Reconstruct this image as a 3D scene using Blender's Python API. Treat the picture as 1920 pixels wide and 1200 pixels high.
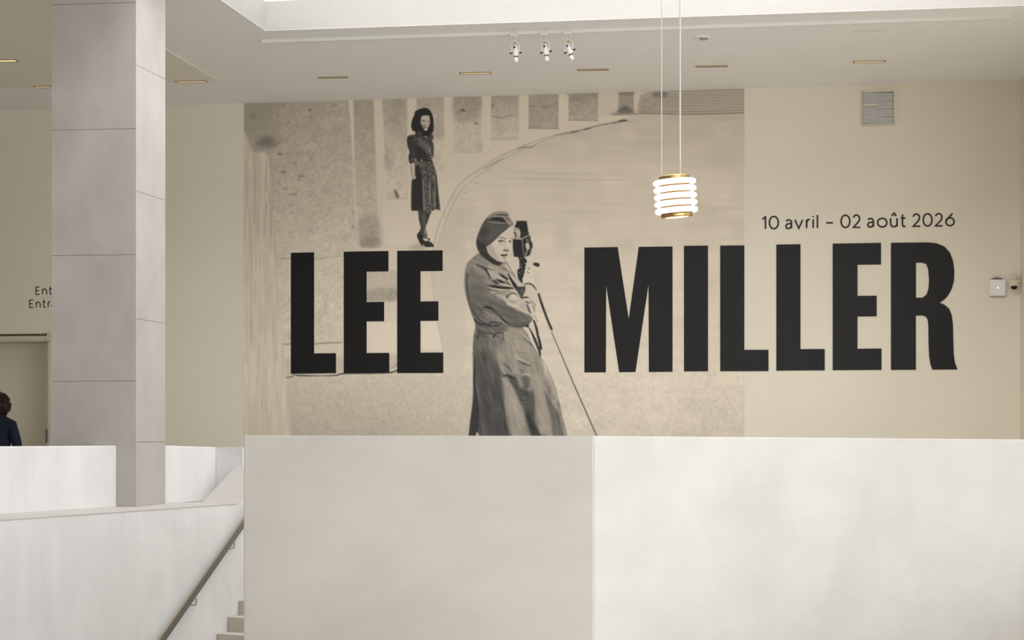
import bpy, bmesh, math, random
import numpy as np
from mathutils import Vector, Matrix

for o in list(bpy.data.objects): bpy.data.objects.remove(o)
SC = bpy.context.scene
COL = SC.collection

# ---------------------------------------------------------------- camera (level, with lens shift)
FPX, CX, HY, EYE = 3000.0, 960.0, 812.0, 1.25          # focal length in pixels, centre column, horizon row, eye height
cam_d = bpy.data.cameras.new('camera'); cam = bpy.data.objects.new('camera', cam_d); COL.objects.link(cam)
cam_d.sensor_fit = 'HORIZONTAL'; cam_d.sensor_width = 36.0; cam_d.lens = 36.0*FPX/1920.0
cam_d.shift_y = (HY-600.0)/1920.0; cam_d.clip_end = 200; cam_d.clip_start = 0.05
cam.location = (0, 0, EYE); cam.rotation_euler = (math.pi/2, 0, 0)
SC.camera = cam

# ---------------------------------------------------------------- sky, daylight, exposure
W = bpy.data.worlds.new('overcast sky'); SC.world = W; W.use_nodes = True
bgn = W.node_tree.nodes['Background']; bgn.inputs[0].default_value = (0.93, 0.96, 1.0, 1); bgn.inputs[1].default_value = 0.35

def area(name, loc, size, aim, energy, col=(1, 1, 1)):
    l = bpy.data.lights.new(name, 'AREA'); l.shape = 'RECTANGLE'; l.size, l.size_y = size; l.energy = energy; l.color = col
    o = bpy.data.objects.new(name, l); COL.objects.link(o); o.location = loc
    o.rotation_euler = (Vector(aim)-Vector(loc)).to_track_quat('-Z', 'Y').to_euler(); return o
area('skylight_daylight', (1.4, 13.0, 7.9), (8.2, 6.0), (1.4, 13.0, 0), 700, (0.985, 0.99, 1.0))
area('skylight_daylight_front', (1.4, 7.0, 7.9), (8.2, 6.0), (1.4, 7.0, 0), 80, (0.985, 0.99, 1.0))
area('window_daylight', (6.9, 8.5, 2.8), (9.0, 4.4), (-4, 10.5, 1.8), 165, (0.88, 0.94, 1.0))
area('window_daylight_near', (6.2, 0.0, 2.4), (8.0, 4.4), (-6, 9.0, 1.4), 520, (0.88, 0.94, 1.0))
area('facade_daylight', (-1.0, -6.6, 1.6), (12.0, 3.4), (-1.0, 10, 4.8), 340, (1.0, 0.96, 0.90))
area('facade_daylight_right', (5.0, -9, 1.6), (9.0, 3.4), (1.0, 10, 4.6), 400, (1.0, 0.96, 0.90))
SC.view_settings.view_transform = 'Standard'; SC.view_settings.look = 'None'
SC.view_settings.exposure = 0.14; SC.view_settings.gamma = 1.0; SC.view_settings.use_curve_mapping = False

# ---------------------------------------------------------------- helpers
def lin(c): return tuple(((v/255)/12.92 if v/255 <= .04045 else ((v/255+.055)/1.055)**2.4) for v in c)

def mat(name, rgb, rough=0.6, metal=0.0, var=0.0, scale=3.0, stretch=(1, 1, 1), bump=0.0, bscale=30.0, emit=None, estr=0.0, var2=None):
    """plain principled material; var mixes in a second tone along procedural noise"""
    m = bpy.data.materials.new(name); m.use_nodes = True; nt = m.node_tree; b = nt.nodes['Principled BSDF']
    c = lin(rgb); b.inputs['Base Color'].default_value = (*c, 1); b.inputs['Roughness'].default_value = rough; b.inputs['Metallic'].default_value = metal
    if 'Specular IOR Level' in b.inputs: b.inputs['Specular IOR Level'].default_value = 0.3
    if var or bump:
        tc = nt.nodes.new('ShaderNodeTexCoord'); mp = nt.nodes.new('ShaderNodeMapping'); nt.links.new(tc.outputs['Object'], mp.inputs[0]); mp.inputs['Scale'].default_value = stretch
    if var:
        n = nt.nodes.new('ShaderNodeTexNoise'); n.inputs['Scale'].default_value = scale; n.inputs['Detail'].default_value = 7; n.inputs['Roughness'].default_value = 0.62
        n2 = nt.nodes.new('ShaderNodeTexNoise'); n2.inputs['Scale'].default_value = scale*0.35; n2.inputs['Detail'].default_value = 3; n2.inputs['Distortion'].default_value = 1.2
        nt.links.new(mp.outputs[0], n.inputs[0]); nt.links.new(tc.outputs['Object'], n2.inputs[0])
        ad = nt.nodes.new('ShaderNodeMath'); ad.operation = 'ADD'; nt.links.new(n.outputs[0], ad.inputs[0]); nt.links.new(n2.outputs[0], ad.inputs[1])
        mr = nt.nodes.new('ShaderNodeMapRange'); mr.inputs['From Min'].default_value = 0.7; mr.inputs['From Max'].default_value = 1.3; nt.links.new(ad.outputs[0], mr.inputs[0])
        mx = nt.nodes.new('ShaderNodeMix'); mx.data_type = 'RGBA'; nt.links.new(mr.outputs[0], mx.inputs['Factor'])
        lo = var2 or tuple(v*(1-var) for v in rgb); hi = tuple(min(255, v*(1+var)) for v in rgb)
        mx.inputs[6].default_value = (*lin(lo), 1); mx.inputs[7].default_value = (*lin(hi), 1); nt.links.new(mx.outputs[2], b.inputs['Base Color'])
    if bump:
        n = nt.nodes.new('ShaderNodeTexNoise'); n.inputs['Scale'].default_value = bscale; n.inputs['Detail'].default_value = 5
        nt.links.new(mp.outputs[0], n.inputs[0]); bp = nt.nodes.new('ShaderNodeBump'); bp.inputs['Strength'].default_value = bump; bp.inputs['Distance'].default_value = 0.01
        nt.links.new(n.outputs[0], bp.inputs['Height']); nt.links.new(bp.outputs[0], b.inputs['Normal'])
    if emit: b.inputs['Emission Color'].default_value = (*lin(emit), 1); b.inputs['Emission Strength'].default_value = estr
    return m

M = {}
M['wall'] = mat('wall paint warm beige', (231, 223, 206), 0.85, var=0.012, scale=1.2, bump=0.05, bscale=60)
M['ceiling'] = mat('ceiling paint', (244, 242, 238), 0.9, var=0.01, scale=0.8)
M['ceiling_b'] = mat('ceiling panel paint', (236, 230, 215), 0.9, var=0.012, scale=0.8)
M['well'] = mat('skylight well paint', (228, 224, 219), 0.85, var=0.008, scale=1)
M['block'] = mat('trowelled plaster parapet', (223, 217, 209), 0.62, var=0.03, scale=2.2, stretch=(.7, .7, 1.5), bump=0.22, bscale=9)
M['conc'] = mat('brushed pale concrete', (221, 220, 219), 0.7, var=0.03, scale=4.0, stretch=(1.5, 1.5, .18), bump=0.12, bscale=9)
M['cap'] = mat('concrete ledge top', (196, 190, 184), 0.8, var=0.02, scale=3)
M['pillar'] = mat('cast concrete', (180, 174, 168), 0.7, var=0.05, scale=2.6, stretch=(1.2, 1.2, .5), bump=0.15, bscale=10)
M['joint'] = mat('joint shadow gap', (120, 112, 104), 0.9)
M['black'] = mat('black vinyl', (15, 15, 15), 0.5, var=0.05, scale=5)
M['ink'] = mat('dark grey vinyl text', (52, 48, 44), 0.6)
M['white'] = mat('white enamel', (236, 234, 228), 0.4)
M['offwhite'] = mat('warm white plastic', (222, 214, 190), 0.45)
M['brass'] = mat('brushed brass', (186, 150, 98), 0.3, 1.0, var=0.05, scale=30)
M['slotlit'] = mat('bright led strip', (240, 220, 170), 0.5, emit=(255, 236, 186), estr=0.8)
M['slotbrass'] = mat('dull bronze slot', (178, 158, 126), 0.5, 0.1)
M['core'] = mat('dark brass core', (120, 88, 50), 0.55, 0.5)  # darker than the other brass, shows in the gaps between the rings
M['floor_low'] = mat('dark lower floor', (150, 144, 136), 0.7, var=0.03, scale=1.5)
M['steel'] = mat('grey painted steel', (112, 114, 112), 0.45, 0.3)
M['dark'] = mat('black plastic', (22, 22, 24), 0.35)
M['glow'] = mat('opal glass tube lit', (255, 250, 240), 0.3, emit=(255, 250, 238), estr=1.25)
M['slotglow'] = mat('warm led strip', (222, 200, 156), 0.5, emit=(255, 236, 186), estr=0.3)
M['stair'] = mat('stair concrete', (186, 178, 166), 0.85, var=0.03, scale=4)
M['floor'] = mat('poured floor', (210, 206, 200), 0.6, var=0.03, scale=1.5)
M['grille'] = mat('vent mesh', (168, 168, 172), 0.5, 0.4)
M['jamb'] = mat('door trim', (206, 200, 184), 0.5)
M['cable'] = mat('white cable', (235, 232, 224), 0.5)

def link(name, me, m=None, parent=None):
    o = bpy.data.objects.new(name, me); COL.objects.link(o)
    if m is not None and not me.materials: me.materials.append(m)
    if parent is not None: o.parent = parent
    return o

def tag(o, label=None, cat=None, group=None, kind=None):
    if label: o['label'] = label
    if cat: o['category'] = cat
    if group: o['group'] = group
    if kind: o['kind'] = kind
    return o

def empty(name, loc, label, cat, group=None, rot=(0, 0, 0)):
    o = bpy.data.objects.new(name, None); COL.objects.link(o); o.empty_display_size = .1; o.location = loc; o.rotation_euler = rot
    return tag(o, label, cat, group)

def obj(name, bm, m=None, parent=None, smooth=False):
    bmesh.ops.recalc_face_normals(bm, faces=bm.faces)
    me = bpy.data.meshes.new(name); bm.to_mesh(me); bm.free()
    if smooth:
        for p in me.polygons: p.use_smooth = True
    return link(name, me, m, parent)

def struct(name, bm, m, parent=None):
    o = obj(name, bm, m, parent)
    if parent is None: o['kind'] = 'structure'
    return o

def new(): return bmesh.new()

def box(bm, x0, x1, y0, y1, z0, z1, mt=None):
    vs = [bm.verts.new(p) for p in ((x0, y0, z0), (x1, y0, z0), (x1, y1, z0), (x0, y1, z0), (x0, y0, z1), (x1, y0, z1), (x1, y1, z1), (x0, y1, z1))]
    if mt is not None:
        for v in vs: v.co = mt @ v.co
    for f in ((0, 3, 2, 1), (4, 5, 6, 7), (0, 1, 5, 4), (1, 2, 6, 5), (2, 3, 7, 6), (3, 0, 4, 7)): bm.faces.new([vs[i] for i in f])
    return vs

def bevel(bm, w=0.004, seg=1):
    bmesh.ops.bevel(bm, geom=list(bm.edges), offset=w, segments=seg, affect='EDGES', profile=0.7)

def hexa(bm, lo, hi):
    """prism between two equal rings of 3D points"""
    a = [bm.verts.new(p) for p in lo]; b = [bm.verts.new(p) for p in hi]; n = len(a)
    bm.faces.new(a[::-1]); bm.faces.new(b)
    for i in range(n): bm.faces.new([a[i], a[(i+1) % n], b[(i+1) % n], b[i]])

def prism(bm, pts, z0, z1):
    hexa(bm, [(p[0], p[1], z0 if not callable(z0) else z0(p)) for p in pts], [(p[0], p[1], z1 if not callable(z1) else z1(p)) for p in pts])

def tube(bm, pts, r, seg=8, caps=True, closed=False):
    pts = [Vector(p) for p in pts]; rings = []; n = len(pts)
    rs = r if isinstance(r, (list, tuple)) else [r]*n
    up = Vector((0, 0, 1)); prev = None
    for i, p in enumerate(pts):
        if closed: d = (pts[(i+1) % n]-pts[i-1]).normalized()
        else: d = (pts[min(i+1, n-1)]-pts[max(i-1, 0)]).normalized()
        if prev is None: a = d.orthogonal().normalized()
        else: a = (prev-d*prev.dot(d)).normalized()
        prev = a; b = d.cross(a)
        rings.append([bm.verts.new(p+(a*math.cos(2*math.pi*k/seg)+b*math.sin(2*math.pi*k/seg))*rs[i]) for k in range(seg)])
    for i in range(n if closed else n-1):
        A, B = rings[i], rings[(i+1) % n]
        for k in range(seg): bm.faces.new([A[k], A[(k+1) % seg], B[(k+1) % seg], B[k]])
    if caps and not closed: bm.faces.new(rings[0][::-1]); bm.faces.new(rings[-1])

def lathe(bm, prof, seg=32, axis='Z', origin=(0, 0, 0), mt=None):
    """prof: list of (radius, height)"""
    rings = []
    for r, h in prof:
        if r < 1e-6: rings.append([bm.verts.new(mt @ Vector((0, 0, h)) if mt else (0, 0, h))])
        else:
            ring = []
            for k in range(seg):
                p = Vector((r*math.cos(2*math.pi*k/seg), r*math.sin(2*math.pi*k/seg), h)); ring.append(bm.verts.new(mt @ p if mt else p))
            rings.append(ring)
    for A, B in zip(rings, rings[1:]):
        if len(A) == 1 and len(B) == 1: continue
        for k in range(seg):
            if len(A) == 1: bm.faces.new([A[0], B[k], B[(k+1) % seg]])
            elif len(B) == 1: bm.faces.new([A[k], B[0], A[(k+1) % seg]])
            else: bm.faces.new([A[k], A[(k+1) % seg], B[(k+1) % seg], B[k]])

# ---------------------------------------------------------------- surveying the room: a pixel and a plane give a point
TA = 0.1386; CA = 1/math.sqrt(1+TA*TA); SA = TA*CA
U = Vector((CA, -SA, 0)); N = Vector((-SA, -CA, 0))          # along the back wall to the right; out of the back wall
W0 = Vector((0.996, 19.66, 0)); CEIL = 5.43
ROOM = Matrix(((U.x, -N.x, 0, W0.x), (U.y, -N.y, 0, W0.y), (0, 0, 1, 0), (0, 0, 0, 1)))   # local x along wall, local y into the wall, z up

def ray(px, py): return Vector(((px-CX)/FPX, 1.0, (HY-py)/FPX))
def on_wall(px, py, off=0.0):
    d = ray(px, py); P0 = W0+N*off; k = (P0.dot(N))/(d.x*N.x+d.y*N.y); p = d*k; p.z += EYE; return p
def on_z(px, py, z):
    d = ray(px, py); k = (z-EYE)/d.z; p = d*k; p.z += EYE; return p
def at_y(px, py, Y):
    p = ray(px, py)*Y; p.z += EYE; return p
def wu(px, py=400):                                           # wall coordinate of a pixel column
    p = on_wall(px, py); return (p-W0).dot(U)
def wz(px, py): return on_wall(px, py).z
# ================================================================ THE SETTING
def rbox(bm, x0, x1, y0, y1, z0, z1): return box(bm, x0, x1, y0, y1, z0, z1, ROOM)
UR = wu(1913); UL = -13.0; LOW = -1.95
UD = wu(92.0, 700); DZ = on_wall(60, 640).z                # door opening: right jamb and head
# back wall, with the doorway cut out at the left
bm = new()
rbox(bm, UD, UR+.3, 0, .3, LOW, 7.9); rbox(bm, UL, UD, 0, .3, DZ, 7.9); rbox(bm, UL, UD-2.4, 0, .3, LOW, DZ); rbox(bm, UD-2.4, UD, 0, .3, LOW, 0)
struct('wall_back', bm, M['wall'])
bm = new(); rbox(bm, UR, UR+.3, -30, 0.3, LOW, 0.3); rbox(bm, UR, UR+.3, -30, .3, 4.6, 7.9); rbox(bm, UR, UR+.3, -6.0, .3, .3, 4.6); rbox(bm, UR, UR+.3, -30, -24, .3, 4.6)
struct('wall_right', bm, M['wall'])
bm = new(); rbox(bm, UL-.3, UL, -30, .3, LOW, 7.9); struct('wall_left', bm, M['wall'])
bm = new(); rbox(bm, UL, UR, -30.3, -30, LOW, 0); rbox(bm, UL, UR, -30.3, -30, 4.6, 7.9)
for k in range(7):
    x = UL+(UR-UL)*k/6; rbox(bm, x-.12, x+.12, -30.3, -30, 0, 4.6)
struct('wall_front', bm, M['wall'])
# window in the right wall, behind the picture's edge
bm = new()
for k in range(6):
    y = -24+18.0*k/5; rbox(bm, UR+.08, UR+.2, y-.04, y+.04, .3, 4.6)
rbox(bm, UR+.08, UR+.2, -24, -6, .3, .38); rbox(bm, UR+.08, UR+.2, -24, -6, 4.52, 4.6); rbox(bm, UR+.08, UR+.2, -24, -6, 2.4, 2.46)
struct('window_1', bm, M['steel'])
# ceiling with the skylight well cut out
A0 = on_z(497, 57, CEIL); A1 = on_z(415, 0, CEIL); B0 = on_z(1920, 10, CEIL)
dl = (A1-A0).normalized(); dr = (B0-A0).normalized()
hA = A0; hB = A0+dr*((B0-A0).length+.28); hD = A0+dl*13.0; hC = hB+dl*13.0
outer = [ROOM @ Vector(p) for p in ((UL, 0, CEIL), (UL, -30, CEIL), (UR, -30, CEIL), (UR, 0, CEIL))]
hole = [hA, hD, hC, hB]
bm = new(); H0 = [bm.verts.new(p) for p in outer]; H1 = [bm.verts.new((p.x, p.y, CEIL)) for p in hole]
# outer = back-left, front-left, front-right, back-right ; hole likewise
for i in range(4):
    j = (i+1) % 4; bm.faces.new([H0[i], H0[j], H1[j], H1[i]])
r = bmesh.ops.extrude_face_region(bm, geom=list(bm.faces)); bmesh.ops.translate(bm, verts=[e for e in r['geom'] if isinstance(e, bmesh.types.BMVert)], vec=(0, 0, .3))
struct('ceiling', bm, M['ceiling'])
# skylight well: four inner faces rising above the ceiling, and the roof around them
bm = new(); TOPZ = 7.6
for a, b in ((hD, hA), (hA, hB), (hB, hC), (hC, hD)):
    d = (b-a).normalized(); n = Vector((d.y, -d.x, 0)); c = (hA+hC)/2
    if n.dot(c-a) > 0: n = -n
    a2 = a-d*0.15; b2 = b+d*0.15
    prism(bm, [a+Vector((0, 0, 0)), b, b2+n*.15, a2+n*.15], CEIL+.3, TOPZ)
    prism(bm, [a, b, b+n*.012, a+n*.012], CEIL-.004, CEIL+.3)
struct('trim_skylight_well', bm, M['well'])
# glazing bars of the skylight
bm = new()
for k in range(7):
    p = hA.lerp(hB, k/6); q = hD.lerp(hC, k/6); w = dr*.04
    prism(bm, [p-w, p+w, q+w, q-w], TOPZ, TOPZ+.12)
for k in range(5):
    p = hA.lerp(hD, k/4); q = hB.lerp(hC, k/4); w = dl*.04
    prism(bm, [p-w, p+w, q+w, q-w], TOPZ+.12, TOPZ+.2)
struct('window_skylight_bars', bm, M['white'])
# slightly lowered ceiling field at the left
pA = on_z(409, 150, CEIL); pB = on_z(310, 90, CEIL); pL = on_z(-200, 163, CEIL)
dB = (pB-pA).normalized(); pL = pA+(-U)*9.0
bm = new(); prism(bm, [pA, pL, pL+dB*7.0, pA+dB*7.0], CEIL-.016, CEIL); struct('ceiling_left_field', bm, M['ceiling_b'])
# upper and lower floors
S0 = Vector((-3.84, 12.0, 0)); DV = Vector((.4213, .9069, 0)).normalized(); NV = Vector((DV.y, -DV.x, 0))   # stair wall: start, along, out to the right
def SP(t, off, z=0.0): p = S0+DV*t+NV*off; p.z = z; return p
bm = new()
far = [ROOM @ Vector((UR, 0, 0)), ROOM @ Vector((UL, 0, 0))]
prism(bm, [SP(3.62, 0), SP(3.62, 4.6), ROOM @ Vector((UR, -4.6, 0)), far[0], far[1], ROOM @ Vector((UL, -14.0, 0)), SP(-5.5, -.83), SP(3.62, -.83)], -.3, 0); struct('floor_upper', bm, M['floor'])
bm = new(); rbox(bm, UL, UR, -30, 0, LOW-.3, LOW); struct('floor_lower', bm, M['floor_low'])
bm = new(); box(bm, -2.0, 5.2, -6, 8.7, -.65, -.35); struct('floor_landing', bm, M['floor'])
# doorway: reveal, back panel, head and jamb trims
bm = new(); rbox(bm, UD-2.4, UD, .55, .65, 0, DZ); rbox(bm, UD, UD+.1, .3, .65, 0, DZ); rbox(bm, UD-2.5, UD-2.4, .3, .65, 0, DZ); rbox(bm, UD-2.5, UD+.1, .3, .65, DZ, DZ+.1); rbox(bm, UD-2.4, UD, .3, .55, -.1, 0)
struct('wall_doorway_recess', bm, M['wall'])
door = empty('door_1', ROOM @ Vector((UD-1.2, 0, 0)), None, None); door['kind'] = 'structure'
def rel(bm, par): bmesh.ops.transform(bm, matrix=par.matrix_world.inverted(), verts=bm.verts)
def inroom(name, bm, m, par, **k):
    bpy.context.view_layer.update(); rel(bm, par); return obj(name, bm, m, par, **k)
zt0 = wz(40, 638.5); zt1 = wz(40, 630.5); zt2 = wz(40, 626.5)
bm = new(); rbox(bm, UD-2.46, UD-.012, -.035, .0, zt0, zt1); inroom('head_trim', bm, M['jamb'], door)
bm = new(); rbox(bm, UD-2.46, UD-.012, -.012, .0, zt1, zt2); inroom('head_gap', bm, mat('bronze slit', (92, 74, 56), .6), door)
bm = new(); rbox(bm, UD-.004, UD+.028, -.03, .05, 0, wz(93, 641)); inroom('jamb', bm, M['jamb'], door)
bm = new(); rbox(bm, UD-.01, UD+.05, -.05, .02, wz(93, 640), wz(93, 622)); inroom('corner_block', bm, M['jamb'], door)
zz = wz(93, 818)
bm = new(); rbox(bm, UD-.024, UD-.004, -.06, .0, zz-.08, zz+.09); inroom('handle', bm, M['steel'], door)
# upper wall panel joint left of the pillar
bm = new(); rbox(bm, UL, wu(180), -.008, 0, zt2+.005, wz(40, 414)); struct('trim_1', bm, M['wall'])
# ---------------------------------------------------------------- foreground parapet block
c0 = at_y(457, 819, 9.8); c1 = at_y(1113.5, 820, 9.0); c2 = at_y(1920, 824, 12.0)
d2 = (c2-c1); c3 = c1+d2*1.35
def zb(p):                                                   # top falls a little towards the right
    t = max(0, (Vector((p[0], p[1]))-Vector((c1.x, c1.y))).dot(Vector((d2.x, d2.y)))/(d2.x**2+d2.y**2)); return 1.2345*(1-t)+c2.z*t if p[0] > c1.x-.5 and t > 0 else 1.2345
n1 = Vector((-(c1-c0).y, (c1-c0).x, 0)).normalized(); n2 = Vector((-d2.y, d2.x, 0)).normalized()
cc = c1+Vector((0, .42, 0))
e0 = c0+Vector((-.1, 1, 0)).normalized()*.3; c3b = c3+n2*.3
bm = new(); pts = [c0, c1, c3, c3b, cc, e0]
prism(bm, pts, LOW, zb)
bmesh.ops.recalc_face_normals(bm, faces=bm.faces)
bmesh.ops.bevel(bm, geom=[e for e in bm.edges if all(v.co.z > 0 for v in e.verts) or abs((e.verts[0].co-e.verts[1].co).z) > 2], offset=.007, segments=2, affect='EDGES')
par = obj('parapet_wall', bm, M['block']); tag(par, 'large pale plaster stair parapet in the foreground, one face shaded, one bright', 'parapet')
# ---------------------------------------------------------------- stair wall with its ledge, sloping up at the right
zl = .594; SW = .38; tF = 3.07; sl = .61
def ring(t, z, w0, w1): return [SP(t, w0, z), SP(t, w1, z), SP(t, w1, LOW), SP(t, w0, LOW)]
bm = new(); hexa(bm, ring(-5.5, zl, -.61, 0), ring(tF, zl, -.61, 0)); bmesh.ops.recalc_face_normals(bm, faces=bm.faces)
sw = empty('stair_wall', SP(0, 0, LOW), 'long white plaster wall beside the stairs under the left ledge', 'wall'); sw['kind'] = 'structure'
inroom('wall_body', bm, M['conc'], sw)
bm = new(); hexa(bm, [SP(-5.5, -.612, zl), SP(-5.5, .004, zl), SP(-5.5, .004, zl+.004), SP(-5.5, -.612, zl+.004)], [SP(tF, -.612, zl), SP(tF, .004, zl), SP(tF, .004, zl+.004), SP(tF, -.612, zl+.004)]); inroom('ledge_top', bm, M['cap'], sw)
bm = new(); tE = tF+.95
hexa(bm, ring(tF, zl, -SW, 0), ring(tE, zl+sl*(tE-tF), -SW, 0)); inroom('sloping_wall', bm, M['conc'], sw)
bm = new(); hexa(bm, [SP(tF, -SW-.002, zl+.004), SP(tF, .004, zl+.004), SP(tE, .004, zl+.004+sl*(tE-tF)), SP(tE, -SW-.002, zl+.004+sl*(tE-tF))], [SP(tF, -SW-.002, zl+.0), SP(tF, .004, zl), SP(tE, .004, zl+sl*(tE-tF)), SP(tE, -SW-.002, zl+sl*(tE-tF))]); inroom('sloping_cap', bm, M['cap'], sw)
bm = new(); hexa(bm, ring(tF, zl, -.61, -SW), ring(4.05, zl, -.61, -SW)); inroom('ledge_end', bm, M['cap'], sw)
# low parapets standing on the ledge, either side of the pillar
tp = (14.06-12.0)/DV.y
def parapet(t0, t1, z0, z1, name, label, capz=.004):
    e = empty(name, SP(t0, -.61, zl), label, 'parapet', 'low white parapets'); e['kind'] = 'structure'
    bm = new(); hexa(bm, [SP(t0, -.81, zl), SP(t0, -.61, zl), SP(t0, -.61, z0), SP(t0, -.81, z0)], [SP(t1, -.81, zl), SP(t1, -.61, zl), SP(t1, -.61, z1), SP(t1, -.81, z1)])
    bmesh.ops.recalc_face_normals(bm, faces=bm.faces); bevel(bm, .006, 1); inroom('parapet_body', bm, M['conc'], e); return e
tl = None
# ---------------------------------------------------------------- pillar
pc = at_y(255, 951, 14.16); pl = at_y(97, 951, 14.24); pr = at_y(310, 946, 14.75)
PLW = (Vector((pl.x, pl.y))-Vector((pc.x, pc.y))).length; PDP = (Vector((pr.x, pr.y))-Vector((pc.x, pc.y))).length
ax = Vector((pc.x-pl.x, pc.y-pl.y, 0)).normalized(); ay = Vector((pr.x-pc.x, pr.y-pc.y, 0)).normalized()
pil = empty('concrete_pillar', (pc.x, pc.y, zl), 'tall square concrete pillar with horizontal joints rising from the left ledge', 'pillar')
def PP(a, b, z): return Vector((pc.x, pc.y, 0))-ax*a+ay*b+Vector((0, 0, z))
z0 = zl+.004
bm = new(); g = .012
hexa(bm, [PP(g, g, z0), PP(PLW-g, g, z0), PP(PLW-g, PDP-g, z0), PP(g, PDP-g, z0)], [PP(g, g, CEIL), PP(PLW-g, g, CEIL), PP(PLW-g, PDP-g, CEIL), PP(g, PDP-g, CEIL)]); inroom('pillar_core', bm, M['joint'], pil)
jd = [z0]+[EYE+(HY-y)/FPX*14.16 for y in (714.5, 477.5, 241, 4.5)]+[CEIL]
jb = [z0]+[EYE+(HY-y)/FPX*14.2 for y in (829, 598, 359, 123)]+[CEIL]
gp = .0035
for a, b in zip(jd, jd[1:]):
    bm = new(); hexa(bm, [PP(0, 0, a+gp/2), PP(PLW, 0, a+gp/2), PP(PLW, .012, a+gp/2), PP(0, .012, a+gp/2)], [PP(0, 0, b-gp/2), PP(PLW, 0, b-gp/2), PP(PLW, .012, b-gp/2), PP(0, .012, b-gp/2)]); inroom('panel', bm, M['pillar'], pil)
for a, b in zip(jb, jb[1:]):
    bm = new(); hexa(bm, [PP(0, .012, a+gp/2), PP(.012, .012, a+gp/2), PP(.012, PDP, a+gp/2), PP(0, PDP, a+gp/2)], [PP(0, .012, b-gp/2), PP(.012, .012, b-gp/2), PP(.012, PDP, b-gp/2), PP(0, PDP, b-gp/2)]); inroom('panel', bm, M['pillar'], pil)
for (a0, a1, b0, b1) in ((PLW-.012, PLW, .012, PDP), (.012, PLW-.012, PDP-.012, PDP)):
    bm = new(); hexa(bm, [PP(a0, b0, z0), PP(a1, b0, z0), PP(a1, b1, z0), PP(a0, b1, z0)], [PP(a0, b0, CEIL), PP(a1, b0, CEIL), PP(a1, b1, CEIL), PP(a0, b1, CEIL)]); inroom('panel', bm, M['pillar'], pil)
# where the parapet line meets the pillar faces
def hit_t(P, D):
    # S0+DV t+NV*(-.61) meets P + D s
    A = np.array([[DV.x, -D.x], [DV.y, -D.y]]); b = np.array([P.x-(S0.x-.61*NV.x), P.y-(S0.y-.61*NV.y)]); return float(np.linalg.solve(A, b)[0])
tA = hit_t(pc, ax); tB = hit_t(pc, ay)
parapet(-5.5, tA-.005, 1.16, 1.138, 'low_parapet', 'low white plaster parapet on the ledge, left of the pillar')
tR = 3.607
lp = parapet(hit_t(PP(0, PDP, 0), ax)+.03, tR, 1.135, 1.112, 'low_parapet', 'low white plaster parapet on the ledge between pillar and sloping wall, turning a corner')
q0 = SP(tR, -.61, 0); bm = new()
hexa(bm, [SP(tR, -.61, zl), SP(tR+.2, -.61, zl), SP(tR+.2, -.61, 1.112), SP(tR, -.61, 1.112)], [SP(tR, -.30, zl), SP(tR+.2, -.30, zl), SP(tR+.2, -.30, 1.112), SP(tR, -.30, 1.112)])
inroom('corner_return', bm, M['conc'], lp)
# ---------------------------------------------------------------- stairs
st = empty('staircase', SP(1.2, .8, LOW), 'pale concrete staircase rising behind the foreground parapet', 'staircase')
for k in range(-11, 4):
    t = 2.93+.172*k; z = -.436+.133*k
    if z < LOW+.02: continue
    bm = new(); t1 = 3.62 if k == 3 else 2.93+.172*(k+1)+.02
    hexa(bm, [SP(t, .006, LOW), SP(t1, .006, LOW), SP(t1, .006, z), SP(t, .006, z)], [SP(t, 1.7, LOW), SP(t1, 1.7, LOW), SP(t1, 1.7, z), SP(t, 1.7, z)]); inroom('step', bm, M['stair'], st)
# ---------------------------------------------------------------- handrail
def on_stair(px, py, off):
    P = S0+NV*off; d = ray(px, py); k = P.dot(NV)/d.dot(NV) if False else (P.x*NV.x+P.y*NV.y)/(d.x*NV.x+d.y*NV.y); p = d*k; p.z += EYE; return p
r0 = on_stair(304.5, 1200, .07); r1 = on_stair(455, 983.5, .07); rd = (r1-r0).normalized()
hr = empty('handrail', r0.lerp(r1, .5), 'dark grey flat steel handrail fixed along the white stair wall', 'handrail')
ra = r0-rd*2.2; rb_ = r1+rd*1.1; upv = rd.cross(NV).normalized(); upv = upv if upv.z > 0 else -upv
bm = new(); hh, ww = .033, .008
hexa(bm, [ra+upv*s*hh+NV*w*ww for s, w in ((1, 1), (1, -1), (-1, -1), (-1, 1))], [rb_+upv*s*hh+NV*w*ww for s, w in ((1, 1), (1, -1), (-1, -1), (-1, 1))]); bmesh.ops.recalc_face_normals(bm, faces=bm.faces); bevel(bm, .003); inroom('rail', bm, M['steel'], hr)
bm = new(); hexa(bm, [ra+upv*(hh+s*.0025)+NV*w*ww for s, w in ((1, 1), (1, -1), (-1, -1), (-1, 1))], [rb_+upv*(hh+s*.0025)+NV*w*ww for s, w in ((1, 1), (1, -1), (-1, -1), (-1, 1))]); inroom('rail_top_highlight', bm, mat('painted edge highlight', (168, 146, 118), .4, .6), hr)  # warm highlight along the rail's top, painted in as a lighter strip
for (x, y) in ((434, 1023), (363, 1129)):
    a = on_stair(x-4, y+6, .07); b = on_stair(x+4, y+5.5, .055); c = on_stair(x+5.5, y-1, .03); d = on_stair(x+5, y-7, .004)
    bm = new(); tube(bm, [a-rd*.0+upv*.008, a, b, b.lerp(c, .5)+Vector((0, 0, .0)), c, d], .0045, 8); inroom('bracket', bm, M['steel'], hr, smooth=True)
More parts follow.
